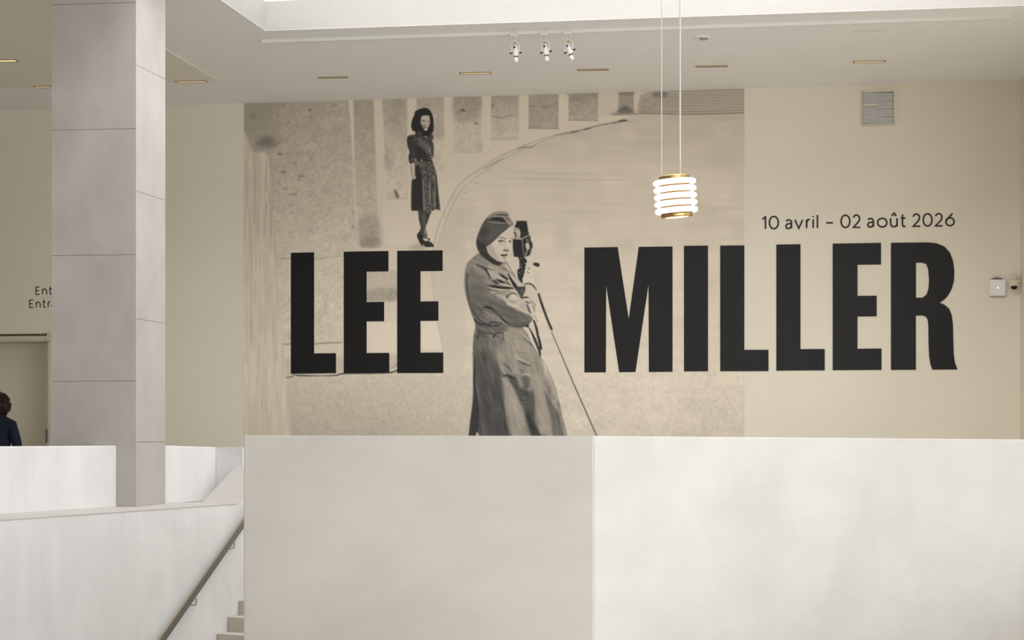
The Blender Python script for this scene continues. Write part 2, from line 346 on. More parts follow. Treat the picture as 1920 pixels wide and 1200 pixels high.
# ---------------------------------------------------------------- printed mural: tones painted as polygons and strokes
MX0, MX1, MY0, MY1, MS = 455.0, 1398.0, 158.0, 905.0, 2.0
MW, MH = int((MX1-MX0)*MS), int((MY1-MY0)*MS)
rng = np.random.default_rng(7)
T = np.full((MH, MW), 186.0, dtype=np.float32)
GY, GX = np.mgrid[0:MH, 0:MW].astype(np.float32)
GX = GX/MS + MX0; GY = GY/MS + MY0

def Z(x0, y0, s):
    return lambda L: [(x0+a/s, y0+b/s) for a, b in L]

def gauss1(sig):
    r = max(1, int(math.ceil(3*sig))); k = np.exp(-0.5*(np.arange(-r, r+1)/sig)**2); return k/k.sum(), r

def blur(M, sig):
    if sig < 0.3: return M
    k, r = gauss1(sig)
    P = np.pad(M, ((r, r), (0, 0)), mode='edge'); o = np.zeros_like(M)
    for i, w in enumerate(k): o += w*P[i:i+M.shape[0]]
    P = np.pad(o, ((0, 0), (r, r)), mode='edge'); o2 = np.zeros_like(M)
    for i, w in enumerate(k): o2 += w*P[:, i:i+M.shape[1]]
    return o2

def vnoise(shape, cell, seed):
    r = np.random.default_rng(seed); cy, cx = cell if isinstance(cell, tuple) else (cell, cell)
    h = int(shape[0]/cy)+3; w = int(shape[1]/cx)+3
    g = r.standard_normal((h, w)).astype(np.float32)
    y = np.arange(shape[0])/cy; x = np.arange(shape[1])/cx
    yi = y.astype(int); xi = x.astype(int); fy = (y-yi)[:, None]; fx = (x-xi)[None]
    fy = fy*fy*(3-2*fy); fx = fx*fx*(3-2*fx)
    a = g[yi][:, xi]; b = g[yi][:, xi+1]; c = g[yi+1][:, xi]; d = g[yi+1][:, xi+1]
    return (a*(1-fx)+b*fx)*(1-fy)+(c*(1-fx)+d*fx)*fy

def smooth_pts(P, closed=True, n=5):
    P = [np.array(p, float) for p in P]; out = []; N = len(P)
    for i in range(N if closed else N-1):
        if closed: p0, p1, p2, p3 = P[i-1], P[i], P[(i+1) % N], P[(i+2) % N]
        else: p0, p1, p2, p3 = P[max(i-1, 0)], P[i], P[i+1], P[min(i+2, N-1)]
        for k in range(n):
            t = k/n
            out.append(0.5*((2*p1)+(-p0+p2)*t+(2*p0-5*p1+4*p2-p3)*t*t+(-p0+3*p1-3*p2+p3)*t**3))
    if not closed: out.append(P[-1])
    return [tuple(p) for p in out]

def box_of(P, pad):
    xs = [p[0] for p in P]; ys = [p[1] for p in P]
    x0 = max(0, int((min(xs)-pad-MX0)*MS)); x1 = min(MW, int((max(xs)+pad-MX0)*MS)+1)
    y0 = max(0, int((min(ys)-pad-MY0)*MS)); y1 = min(MH, int((max(ys)+pad-MY0)*MS)+1)
    return slice(y0, y1), slice(x0, x1)

def poly_mask(P, soft=0.5, sm=True):
    if sm: P = smooth_pts(P)
    sl = box_of(P, 3*soft+2)
    X = GX[sl]; Y = GY[sl]
    if X.size == 0: return sl, X
    rows = Y[:, 0]; cols = X[0]; M = np.zeros(X.shape, np.float32)
    SUB = 3
    for s in range(SUB):
        yy = rows + (s-(SUB-1)/2)/SUB/MS
        cnt = np.zeros(X.shape, bool)
        for i in range(len(P)):
            x1, y1 = P[i]; x2, y2 = P[(i+1) % len(P)]
            if y1 == y2: continue
            hit = (y1 > yy) != (y2 > yy)
            if not hit.any(): continue
            xc = x1+(yy[hit]-y1)*(x2-x1)/(y2-y1)
            cnt[hit] ^= cols[None] < xc[:, None]
        M += cnt
    return sl, blur(M/SUB, soft*MS)

def fill(P, tone, soft=0.45, a=1.0, sm=True, clip=None, grain=0, gs=2.0):
    sl, M = poly_mask(P, soft, sm)
    if M.size == 0: return None
    if clip is not None: M = M*clip[sl]
    t = tone(GX[sl], GY[sl]) if callable(tone) else tone
    if grain: t = t + grain*vnoise(M.shape, gs*MS, int(rng.integers(1e9)))
    T[sl] = T[sl]*(1-a*M) + t*a*M
    return sl, M

def stroke(P, w, tone, soft=0.4, a=1.0, clip=None, sm=True):
    n = len(P); ws = list(w) if isinstance(w, (list, tuple)) else [w]*n
    if sm and n > 2:
        P3 = [(p[0], p[1]) for p in P]; Q = smooth_pts(P3, False, 4)
        ws = list(np.interp(np.linspace(0, n-1, len(Q)), np.arange(n), ws)); P = Q
    sl = box_of(P, max(ws)/2+3*soft+1); X = GX[sl]; Y = GY[sl]
    if X.size == 0: return
    M = np.zeros(X.shape, np.float32)
    for i in range(len(P)-1):
        (x1, y1), (x2, y2) = P[i], P[i+1]; L = (x2-x1)**2+(y2-y1)**2+1e-9
        t = np.clip(((X-x1)*(x2-x1)+(Y-y1)*(y2-y1))/L, 0, 1)
        d = np.hypot(X-x1-t*(x2-x1), Y-y1-t*(y2-y1)); hw = (ws[i]*(1-t)+ws[i+1]*t)/2
        M = np.maximum(M, np.clip((hw-d)/(soft+0.35)+0.5, 0, 1))
    if clip is not None: M = M*clip[sl]
    T[sl] = T[sl]*(1-a*M)+tone*a*M

def full_mask(P, soft=0.4, sm=True):
    F = np.zeros((MH, MW), np.float32); sl, M = poly_mask(P, soft, sm); F[sl] = M; return F

def dnoise(ang, lx, ly, seed, warp=0.0):
    """soft noise stretched along a direction (degrees), in print pixels"""
    c, s = math.cos(math.radians(ang)), math.sin(math.radians(ang)); X, Y = GX, GY
    if warp: X = X+warp*vnoise(T.shape, 24*MS, seed+5); Y = Y+warp*vnoise(T.shape, 24*MS, seed+6)
    u = (X*c+Y*s)/lx+500; v = (-X*s+Y*c)/ly+500; g = np.random.default_rng(seed).standard_normal((64, 64)).astype(np.float32)
    ui = np.floor(u).astype(int); vi = np.floor(v).astype(int); fu = u-ui; fv = v-vi; fu = fu*fu*(3-2*fu); fv = fv*fv*(3-2*fv)
    a = g[ui % 64, vi % 64]; b = g[(ui+1) % 64, vi % 64]; c_ = g[ui % 64, (vi+1) % 64]; d = g[(ui+1) % 64, (vi+1) % 64]
    return (a*(1-fu)+b*fu)*(1-fv)+(c_*(1-fu)+d*fu)*fv

def lerp(a, b, t): return a+(b-a)*np.clip(t, 0, 1)

# ---- ground, darker towards the top, right edge and bottom
T[:] = 190
T += -16*np.clip((330-GY)/140, 0, 1) - 5*np.clip((GX-1150)/250, 0, 1)
T += -14*np.clip((GY-690)/130, 0, 1)*np.clip((1000-GX)/300, 0, 1)
T += -6*np.clip((GY-720)/100, 0, 1)
T += 1.8*vnoise(T.shape, (16, 140), 11) + 2.5*vnoise(T.shape, 60, 12)
for (y, x0, x1, a) in ((322, 950, 1110, 6), (333, 930, 1180, 7), (290, 1000, 1130, 4), (345, 960, 1080, 4), (262, 1080, 1300, 3), (395, 1010, 1180, 3)):
    stroke([(x0, y), ((x0+x1)/2, y+3), (x1, y+4)], [1, 3, 1], 168, 1.5, a/12)
# stone wall on the left
fill([(455, 180), (655, 180), (668, 480), (675, 650), (455, 650)],
     lambda X, Y: 156+30*np.clip((Y-195)/330, 0, 1)+4*np.clip((X-520)/120, 0, 1), 1.2, sm=False)
wm = full_mask([(455, 180), (655, 180), (668, 480), (675, 648), (455, 648)], 1, False)
T += wm*(4.5*vnoise(T.shape, 7, 21)+3.5*vnoise(T.shape, 26, 22)+3*vnoise(T.shape, 3.5, 23))
P1 = Z(450, 170, 6); P2 = Z(450, 360, 6); P3 = Z(450, 640, 6); P4 = Z(740, 170, 6); P5 = Z(1040, 150, 5.333)
for (x, y, rx, ry, t, a) in ((780, 215, 22, 9, 95, 1), (930, 185, 9, 8, 105, .8), (1075, 165, 20, 9, 120, .7), (420, 288, 12, 10, 100, .8), (558, 358, 14, 9, 110, .7),
        (447, 713, 26, 10, 95, .9), (622, 810, 13, 10, 105, .8), (485, 915, 34, 22, 122, .7), (685, 960, 34, 9, 105, .8), (665, 1000, 20, 12, 115, .6),
        (505, 1100, 22, 12, 122, .7), (590, 1165, 55, 10, 128, .6), (450, 527, 20, 7, 118, .6), (518, 562, 9, 7, 105, .7), (560, 485, 26, 14, 140, .5),
        (830, 520, 10, 60, 143, .5), (620, 440, 14, 14, 143, .4), (700, 515, 18, 8, 135, .5), (960, 440, 22, 26, 143, .35), (1050, 785, 26, 10, 138, .5),
        (720, 215, 8, 5, 115, .6), (455, 420, 10, 7, 130, .6), (640, 190, 25, 8, 138, .4), (950, 1105, 30, 14, 150, .5), (1110, 1060, 40, 8, 145, .4)):
    cx, cy = P1([(x, y)])[0]; rx /= 6; ry /= 6
    fill([(cx+rx*math.cos(q), cy+ry*math.sin(q)) for q in np.arange(0, 6.28, .785)], t, 0.7, a)
for (x, y, rx, ry, t, a) in ((985, 248, 10, 10, 110, .8), (575, 145, 22, 16, 140, .6), (585, 235, 12, 10, 140, .6), (1270, 230, 7, 14, 105, .7), (1265, 390, 14, 10, 105, .7),
        (1125, 95, 12, 8, 145, .6), (830, 255, 25, 10, 155, .5), (410, 330, 16, 10, 140, .5), (590, 310, 12, 8, 145, .5), (865, 400, 14, 14, 155, .5), (600, 20, 60, 8, 140, .5),
        (1500, 450, 9, 8, 100, .7)):
    cx, cy = P2([(x, y)])[0]; rx /= 6; ry /= 6
    fill([(cx+rx*math.cos(q), cy+ry*math.sin(q)) for q in np.arange(0, 6.28, .785)], t, 0.7, a)
stroke(P2([(405, 755), (490, 742), (560, 750)]), [1, 1.6, .6], 120, .6, .7)
stroke(P2([(840, 752), (930, 742), (1010, 725), (1170, 722)]), [1.6, 1.6, 1, .6], 135, .6, .7)
stroke(P1([(390, 620), (440, 575), (470, 560)]), [2.5, 2, .5], 105, .6, .7)
LE = Z(530, 440, 4.286)
for q in ([(265, 740), (290, 690), (330, 640)], [(275, 560), (300, 640), (310, 690)], [(350, 720), (380, 760), (430, 790)], [(265, 790), (330, 760)], [(60, 500), (40, 560)], [(880, 600), (960, 620)]):
    stroke(LE(q), 1.1, 158, .7, .5)
# dark out-of-focus capital, top left
fill([(450, 185), (520, 188), (515, 225), (528, 262), (508, 284), (470, 292), (450, 290)], 140, 9, .55)
fill([(490, 258), (506, 255), (516, 266), (508, 276), (490, 274), (478, 272)], 108, 4, .8)
fill([(468, 212), (480, 215), (478, 224), (468, 222)], 118, 4, .55)
# bright streaky column, far left
col = full_mask([(450, 292), (475, 286), (500, 290), (508, 340), (511, 400), (519, 470), (521, 560), (531, 622), (536, 700), (546, 822), (553, 915), (450, 915)], 1.6, True)
T[:] = T*(1-col)+col*(180+10*np.clip((GY-420)/220, 0, 1)-5*np.clip((GY-720)/100, 0, 1)+4.5*vnoise(T.shape, (130, 7), 31)+3*vnoise(T.shape, (60, 14), 32)+1.5*vnoise(T.shape, 3, 33))
for q, t in (([(461, 300), (463, 360), (470, 480), (470, 640)], 158), ([(474, 290), (478, 330), (476, 420)], 158), ([(500, 300), (499, 345), (507, 380), (508, 440)], 138), ([(500, 380), (499, 402)], 120),
          ([(493, 720), (491, 760), (493, 812)], 162), ([(484, 650), (482, 720)], 172), ([(515, 440), (520, 540), (522, 600)], 172)):
    stroke(q, [1, 3, 1.5], t, 1.2, .55) if len(q) == 3 else stroke(q, 2, t, 1.2, .5)
stroke([(508, 300), (512, 400), (520, 500)], 1.2, 140, 1, .5)
# curb band under the wall
fill([(531, 643), (652, 643), (652, 668), (535, 670)], 192, .8, sm=False)
stroke([(531, 645), (560, 645)], 2.2, 120, .9, .8); stroke([(589, 645), (610, 643), (640, 642)], 2.4, 118, .9, .8)
fill([(534, 672), (655, 668), (760, 664), (760, 690), (700, 700), (537, 704)], 178, .9, sm=False, grain=3)
fill([(537, 707), (760, 700), (1000, 700), (1000, 915), (551, 915)], lambda X, Y: 182-17*np.clip((Y-700)/110, 0, 1)*np.clip((1020-X)/300, .4, 1), 3, .8, sm=False)
gm = full_mask([(545, 700), (1395, 690), (1395, 915), (551, 915)], 3, False)
T += gm*(3.2*vnoise(T.shape, 4, 41)+3*vnoise(T.shape, 11, 42))
# colonnade: shaded stone faces between light gaps
fill([(652, 180), (1200, 160), (1200, 212), (1150, 226), (1050, 249), (950, 285), (880, 330), (845, 365), (820, 420), (812, 470), (680, 470)], 192, 1, sm=False)
fill([(676, 462), (830, 455), (820, 440), (845, 366), (870, 335), (740, 372)], 196, 2, sm=False)
def pier(P, t0, t1, yt, yb, base=None, seed=0):
    sl, M = poly_mask(P, .8, False)
    g = t0+(t1-t0)*np.clip((GY[sl]-yt)/(yb-yt), 0, 1)
    g = g+4*vnoise(M.shape, 5*MS, seed)+3*vnoise(M.shape, 12*MS, seed+50)+2.5*vnoise(M.shape, 2*MS, seed+90)
    T[sl] = T[sl]*(1-M)+g*M
    if base: stroke([P[3], P[2]], 2.5, base, .9, .55)
pier([(662, 180), (700, 180), (710, 461), (676, 464), (666, 350)], 152, 178, 186, 400, None, 1)
fill([(676, 410), (709, 408), (711, 462), (677, 463)], 148, 5, .75, grain=10, gs=2.5); fill([(678, 447), (710, 445), (712, 461), (679, 462)], 130, 3, .55, grain=12)
pier([(716, 180), (763, 178), (764, 372), (725, 372)], 158, 186, 184, 340, 165, 3)
fill([(737, 182), (752, 182), (748, 235), (736, 230)], 142, 4, .5); fill([(720, 290), (735, 300), (735, 315), (722, 316)], 150, 2, .5, grain=10)
fill([(738, 355), (745, 360), (748, 370), (743, 371)], 100, 1, .9)
pier([(780, 178), (832, 176), (834, 320), (786, 322)], 158, 186, 181, 280, 178, 5)
fill([(812, 232), (828, 230), (832, 252), (818, 256)], 150, 3, .5, grain=8)
pier([(849, 176), (903, 174), (902, 285), (851, 285)], 150, 184, 179, 235, 158, 7)
fill([(852, 180), (900, 178), (890, 225), (855, 226)], 138, 5, .5, grain=12, gs=3); fill([(864, 204), (871, 204), (870, 209), (865, 209)], 85, .8, .8)
stroke([(856, 212), (866, 207), (880, 210)], 1.6, 115, .8, .6); stroke([(870, 222), (878, 222)], 2, 115, 1, .5); fill([(888, 229), (896, 229), (896, 234), (889, 233)], 118, .9, .7)
fill([(893, 265), (905, 268), (902, 283), (892, 280)], 165, 2, .6)
pier([(920, 174), (973, 172), (973, 260), (921, 262)], 148, 178, 177, 235, 162, 9)
stroke([(921, 218), (933, 219), (940, 221), (953, 217), (962, 215)], [1.5, 3, 2, 2, .5], 118, 1, .7); fill([(921, 195), (927, 196), (925, 201), (921, 201)], 112, 1, .6)
pier([(991, 172), (1047, 170), (1047, 241), (991, 240)], 146, 158, 175, 241, 112, 11)
stroke([(992, 199), (1010, 200), (1040, 199)], 2, 120, .8, .6); stroke([(993, 208), (1020, 225), (1044, 232)], 1.6, 138, 1, .4)
pier([(1066, 172), (1122, 168), (1121, 226), (1066, 225)], 140, 162, 172, 226, 122, 13)
stroke([(1067, 187), (1085, 188)], 1.8, 120, .8, .6); fill([(1066, 172), (1118, 170), (1112, 182), (1070, 184)], 130, 2, .45)
fill([(1122, 170), (1158, 168), (1158, 212), (1140, 218), (1122, 222)], 182, 1.5, .8, sm=False)
fill([(1160, 170), (1189, 168), (1189, 205), (1186, 213), (1158, 212)], 140, 1.2, .95, sm=False); fill([(1162, 204), (1172, 198), (1182, 204), (1187, 211), (1158, 213)], 88, 2, .85)
fill([(1162, 172), (1188, 170), (1188, 178), (1162, 178)], 115, 1.5, .6)
fill([(1190, 172), (1205, 170), (1200, 195), (1195, 206), (1190, 206)], 184, 1.2, .9)
# steps, top right
fill([(1200, 178), (1240, 165), (1398, 160), (1398, 213), (1300, 214), (1198, 212), (1195, 206)], 156, 1.2, sm=False)
for i, y in enumerate((168, 173, 177.5, 182, 187, 191.5, 196, 201, 206)):
    xs = 1255-i*7
    stroke([(xs, y+4), (1320, y+2), (1398, y)], 1.7, 134 if i % 2 else 128, .8, .7); stroke([(xs-5, y+6.5), (1320, y+4.5), (1398, y+2.5)], 1.3, 172, .8, .5)
fill([(1228, 172), (1246, 172), (1253, 178), (1240, 184), (1222, 180)], 105, 1.5, .7, grain=12)
fill([(1200, 190), (1225, 180), (1240, 186), (1230, 202), (1202, 206)], 140, 2, .5, grain=14)
stroke([(1150, 215), (1200, 212.5), (1300, 214), (1398, 211)], 2.2, 105, .8, .75); stroke([(1190, 208), (1300, 209), (1398, 206)], 1.5, 125, .8, .55)
fill([(1142, 214), (1160, 208), (1190, 211), (1195, 214), (1165, 216)], 130, 1.5, .6)
# second floor line under piers
stroke([(1062, 236), (1085, 238), (1100, 236)], 1.4, 160, 1, .5); stroke([(860, 309), (880, 305)], 1.6, 172, 1.2, .5)
# curb curve
cv = [(812, 466), (815, 448), (821, 428), (829, 405), (838, 385), (848, 366), (857, 350), (878, 331), (906, 312), (929, 297), (956, 284), (980, 273.5), (1007, 263), (1040, 253.5), (1078, 246.6), (1102, 241), (1124, 234.5), (1152, 230), (1176, 226)]
stroke(cv[:14], 1.6, 142, .9, .7)
c2 = [(823, 466), (825, 448), (831, 428), (838, 408), (847, 388), (857, 368), (868, 352), (888, 336), (914, 318), (935, 303), (962, 289), (985, 279), (1010, 268), (1042, 256)]
stroke(c2, 1.4, 148, .9, .65)
stroke([(906, 317), (918, 310), (936, 300), (945, 298)], [1, 2.4, 2, .5], 125, .8, .7); stroke([(968, 282), (980, 276), (995, 276), (1005, 272)], [1, 4, 3, 1], 122, 1, .7)
stroke(cv[13:], [1.6, 2.2, 2.2, 2.2, 2, 1], 108, .7, .8); stroke([(1072, 248), (1082, 246)], 3, 85, .8, .8); stroke([(1096, 242.5), (1106, 240)], 2.6, 82, .8, .8)
stroke([(1160, 227.5), (1170, 225.5), (1176, 226.5)], [3, 4.2, 2], 72, .7, .9); stroke([(1150, 230), (1155, 229)], 2.4, 85, .7, .8); stroke([(1178, 227), (1195, 228)], 1.2, 140, .8, .5)
for q in (((869, 361), (875, 360)), ((889, 344), (897, 342)), ((915, 285), (918, 283))): stroke(list(q), 2, 150, 1, .5)
# pavement below the standing woman and curb among the letters
fill([(740, 466), (812, 466), (808, 510), (814, 561), (823, 613), (831, 657), (832, 664), (760, 664), (676, 668), (676, 466)], 194, 1, sm=False)
fill([(650, 466), (668, 466), (672, 660), (650, 664)], 184, 1, sm=False)
fill([(687, 508), (760, 506), (750, 562), (687, 566)], 176, 1.5, .9, sm=False, grain=5); fill([(687, 545), (748, 541), (746, 562), (690, 565)], 146, 3, .75, grain=9, gs=3)
stroke([(809, 510), (813.5, 561), (823, 613), (831, 657)], 1.6, 162, .9, .6)
fill([(812, 468), (850, 400), (870, 420), (870, 690), (835, 690), (831, 657), (823, 613), (814, 561), (808, 510)], 182, 2, .6, grain=2)
fill([(790, 604), (818, 602), (828, 655), (790, 655)], 204, 1.5, .8, sm=False); fill([(688, 604), (745, 602), (745, 660), (688, 660)], 202, 1.2, .8, sm=False)
stroke([(536, 708), (546, 706), (553, 703), (562, 704), (600, 704.5), (630, 703.5), (647, 700), (700, 700), (731, 698), (740, 696), (748, 692)], [1.5, 2, 1.5, 3, 1.4, 2.6, 3, 2, 3, 3, 1.5], 70, .6, .9)
stroke([(733, 690), (741, 685), (746, 678)], 1.4, 100, .6, .7); stroke([(731, 699), (745, 694)], 2, 62, .6, .8)
for (x, y) in ((555, 724), (600, 738), (673, 782), (590, 772)): fill([(x-1.5, y), (x, y-1), (x+1.8, y), (x, y+1.2)], 130, .8, .6)
# ---------------------------------------------------------------- small standing woman in a printed dress
E = Z(750, 195, 17.14); F = Z(750, 260, 17.14); G = Z(750, 330, 17.14); H = Z(750, 395, 17.14)
fill([(768, 462), (785, 456), (800, 460), (795, 468), (772, 468)], 150, 2.5, .6)
# legs and shoes
fill(H([(595, 0), (990, 0), (960, 130), (900, 300), (850, 430), (815, 520), (830, 640), (870, 760), (860, 830), (740, 840), (600, 850), (560, 800), (600, 690), (660, 560), (640, 440), (605, 300), (590, 120)]), 62, .5, sm=True)
fill(H([(720, 100), (800, 120), (820, 330), (790, 480), (740, 420)]), 92, 1, .8); fill(H([(780, 560), (840, 620), (870, 760), (800, 800), (770, 700)]), 138, .9, .8)
fill(H([(890, 40), (960, 60), (880, 330), (840, 400), (850, 250)]), 45, .7, .7)
fill(H([(540, 800), (600, 690), (660, 720), (720, 840), (760, 920), (860, 980), (980, 1000), (1060, 1080), (1080, 1140), (1020, 1160), (800, 1155), (760, 1080), (720, 1130), (680, 1110), (640, 1010), (615, 1045), (600, 960)]), 36, .4)
stroke(H([(720, 840), (830, 870), (930, 900), (945, 935)]), [2.4, 2, 1.6, 2], 42, .4); stroke(H([(930, 920), (880, 1000)]), 1.8, 40, .4)
fill(H([(735, 905), (800, 905), (880, 925), (850, 970), (780, 965)]), 180, .4, .9); fill(H([(940, 1050), (975, 1060), (970, 1090), (935, 1085)]), 95, .6, .8)
fill(H([(752, 1080), (775, 1075), (780, 1140), (760, 1150)]), 170, .4, .8)
# forearm
fill(F([(300, 780), (400, 740), (530, 660), (520, 830), (480, 900), (480, 1100), (520, 1200), (510, 1290), (460, 1340), (410, 1290), (360, 1150), (325, 950)]), 178, .5)
stroke(F([(340, 860), (350, 1000), (395, 1200), (400, 1290)]), 1.8, 110, .7, .7)
# skirt
sk = full_mask(F([(520, 700), (1000, 690), (1060, 790), (1130, 960), (1160, 1100), (1180, 1250), (1230, 1700), (1290, 2260), (1250, 2280), (1130, 2270), (1060, 2310), (990, 2300), (960, 2400), (760, 2320), (600, 2310), (450, 2310), (360, 2270), (355, 1900), (370, 1400), (400, 1320), (510, 1270), (480, 1150), (480, 950)]), .4)
n1 = vnoise(T.shape, 3.6, 71); n2 = vnoise(T.shape, (7, 3.2), 72)
T[:] = T*(1-sk)+sk*np.clip(84+17*n1+14*n2, 36, 155)
fill(F([(480, 900), (600, 860), (680, 1100), (700, 1300), (740, 1700), (740, 2000), (730, 2290), (450, 2320), (350, 2280), (360, 1330), (480, 1250)]), 38, .8, .95, clip=sk, grain=3)
for q, w, t in (([(850, 880), (870, 1100), (890, 1300)], 1.8, 48), ([(790, 1500), (840, 1900), (850, 2100)], 3, 70), ([(1010, 1250), (1020, 1700), (1060, 2280)], 2.6, 60), ([(1160, 1150), (1180, 1700), (1200, 2270)], [2, 4, 6], 42), ([(1120, 1200), (1130, 1700), (1120, 2250)], 1.4, 130),
                ([(730, 1300), (750, 1750), (770, 2250)], [2, 2.6, 4], 142), ([(960, 1350), (950, 1700), (960, 2050)], [2, 3.4, 3], 138), ([(1080, 1700), (1090, 2200)], 2, 128)):
    stroke(F(q), w, t, .6, .65, clip=sk)
# bodice and sleeve
bd = full_mask(F([(480, -150), (560, -190), (800, -190), (1020, -150), (1080, -30), (1030, 60), (1075, 200), (1080, 400), (1060, 560), (1000, 680), (980, 720), (540, 710), (540, 640), (490, 640), (470, 740), (410, 770), (335, 805), (280, 720), (270, 560), (300, 430), (250, 260), (215, 90), (240, -60), (310, -120), (400, -130)]), .4)
T[:] = T*(1-bd)+bd*np.clip(66+15*n1+9*vnoise(T.shape, 4, 73), 34, 130)
fill(F([(240, -40), (380, -60), (420, 200), (420, 500), (300, 700), (270, 560), (300, 430), (240, 240)]), 44, 1, .8, clip=bd, grain=5)
fill(F([(480, 180), (640, 250), (820, 420), (860, 640), (540, 700), (500, 560), (470, 350)]), 42, 1, .85, clip=bd, grain=5)
fill(F([(600, -40), (760, 60), (880, 200), (980, 250), (1050, 380), (1000, 430), (880, 480), (780, 330), (640, 240), (570, 90)]), 104, 1.2, .7, clip=bd, grain=13, gs=1.4)
for (x, y) in ((830, -60), (915, 165), (935, 300), (950, 380), (980, 480), (990, 575), (690, 690)): fill(F([(x-28, y), (x, y-28), (x+28, y), (x, y+28)]), 172, .3, .9)
stroke(F([(540, 690), (760, 685), (980, 690)]), 3.2, 36, .4, .9, clip=bd); fill(F([(660, 665), (720, 660), (720, 715), (665, 715)]), 140, .3, .9)
for q in ([(900, 60), (960, 250), (1030, 480)], [(1000, 100), (1040, 300), (1050, 420)], [(560, 60), (600, 160)]): stroke(F(q), 1.3, 45, .5, .8, clip=bd)
# hair, face
fill(E([(480, 880), (400, 850), (360, 740), (360, 620), (400, 470), (460, 330), (480, 240), (560, 190), (680, 140), (800, 122), (900, 150), (980, 230), (1040, 370), (1070, 520), (1078, 700), (1070, 830), (1030, 930), (930, 990), (760, 1020), (600, 1000), (500, 950)]), 32, .45)
fill(E([(600, 830), (680, 900), (700, 1000), (600, 990), (560, 900)]), 74, 1, .7, grain=10)
fill(E([(670, 440), (700, 385), (780, 362), (900, 365), (945, 385), (950, 480), (962, 560), (950, 640), (905, 740), (870, 830), (830, 858), (785, 840), (740, 760), (690, 670), (655, 600)]), 176, .55)
fill(E([(690, 640), (780, 640), (830, 700), (820, 770), (760, 790), (700, 700)]), 112, 1.1, .6); fill(E([(800, 790), (860, 785), (850, 845), (800, 840)]), 190, .6, .8)
stroke(E([(690, 560), (740, 535), (800, 560)]), [1.6, 3, 1.2], 80, .9, .75); stroke(E([(865, 560), (895, 555), (925, 560)]), [1.2, 2.8, 1], 74, .8, .75)
stroke(E([(700, 520), (770, 512), (820, 535)]), 1, 105, .8, .4); stroke(E([(800, 690), (830, 700)]), 1.6, 88, .5, .6); stroke(E([(770, 755), (810, 762), (850, 752)]), 1.6, 84, .7, .7)
fill(E([(610, 480), (660, 420), (650, 640), (720, 780), (700, 830), (600, 700)]), 34, .8, .85)
stroke(E([(1060, 930), (1100, 980), (1180, 1010), (1260, 1060)]), [4, 3, 3, 1], 140, 1.5, .5)
# ---------------------------------------------------------------- large woman in beret and trench coat holding a folding camera
A = Z(860, 390, 12); B = Z(860, 480, 12); C_ = Z(860, 570, 12); D = Z(860, 660, 7.06); Q = Z(850, 520, 3.872)
# tripod: thin long leg, upper black leg sections
stroke(Q([(712, 395), (880, 790), (1042, 1155), (1110, 1310)]), [1.6, 2.4, 2.4, 2.4], 78, .5, .92, sm=False)
stroke(Q([(618, 120), (640, 190), (680, 300), (712, 375)]), [3.4, 4.6, 4.2, 4.4], 38, .5, .95); stroke(Q([(605, 125), (625, 118)]), 2, 50, .5, .9)
# coat silhouette
coat_pts = B([(430, -60), (280, 60), (200, 140), (155, 250), (130, 400), (122, 560), (125, 700), (150, 860), (190, 1010), (250, 1200), (300, 1330), (345, 1460), (380, 1600), (350, 1700), (330, 1800), (318, 2000), (312, 2160)]) + \
    D([(183, 30), (190, 300), (190, 500), (170, 760), (150, 900), (130, 1110), (100, 1400), (100, 1700), (1600, 1700), (1500, 1350), (1435, 1110), (1400, 950), (1370, 850), (1330, 650), (1290, 500), (1230, 330), (1180, 220), (1120, 110), (1085, 70)]) + \
    C_([(1790, 1100), (1700, 980), (1620, 830), (1560, 680), (1500, 600), (1440, 520), (1560, 470), (1640, 390), (1670, 340)]) + \
    B([(1650, 1300), (1530, 1090), (1500, 1030), (1440, 960), (1490, 700), (1440, 640), (1390, 600), (1280, 470), (1270, 440), (1060, 110), (930, 60), (700, -60)])
ct = full_mask(coat_pts, .55, False)
base = 124+3.5*vnoise(T.shape, 5, 81)+2.5*vnoise(T.shape, 2.2, 82)+5*vnoise(T.shape, (40, 10), 83)
T[:] = T*(1-ct)+ct*base
def cs(P, w, t, s=1.2, a=.7): stroke(P, w, t, s*1.35+.15, a, clip=ct)
def cf(P, t, s=2.0, a=.7, g=2): fill(P, t, s, a, clip=ct, grain=g)
# back and shoulder
cf(B([(130, 300), (260, 150), (330, 240), (420, 300), (520, 420), (640, 560), (650, 700), (700, 850), (560, 900), (400, 900), (200, 980), (130, 700)]), 116, 3, .8)
cf(B([(200, 120), (290, 100), (280, 260), (200, 330), (150, 300)]), 138, 2.5, .7); cf(B([(350, 250), (560, 330), (700, 480), (740, 620), (640, 640), (500, 480), (400, 400)]), 146, 4, .7)
cf(B([(300, 600), (560, 640), (640, 720), (600, 900), (350, 1000), (260, 850)]), 98, 4, .65); cs(B([(190, 400), (175, 600), (210, 850), (260, 1100), (330, 1330)]), [3, 4, 4, 4, 3], 76, 1.6, .7)
cs(B([(135, 420), (130, 600), (150, 850)]), 2, 150, 1, .5)
cf(B([(230, 1000), (420, 900), (640, 880), (760, 950), (1000, 1120), (1080, 1300), (900, 1450), (600, 1560), (420, 1520), (330, 1350)]), 100, 3, .75)
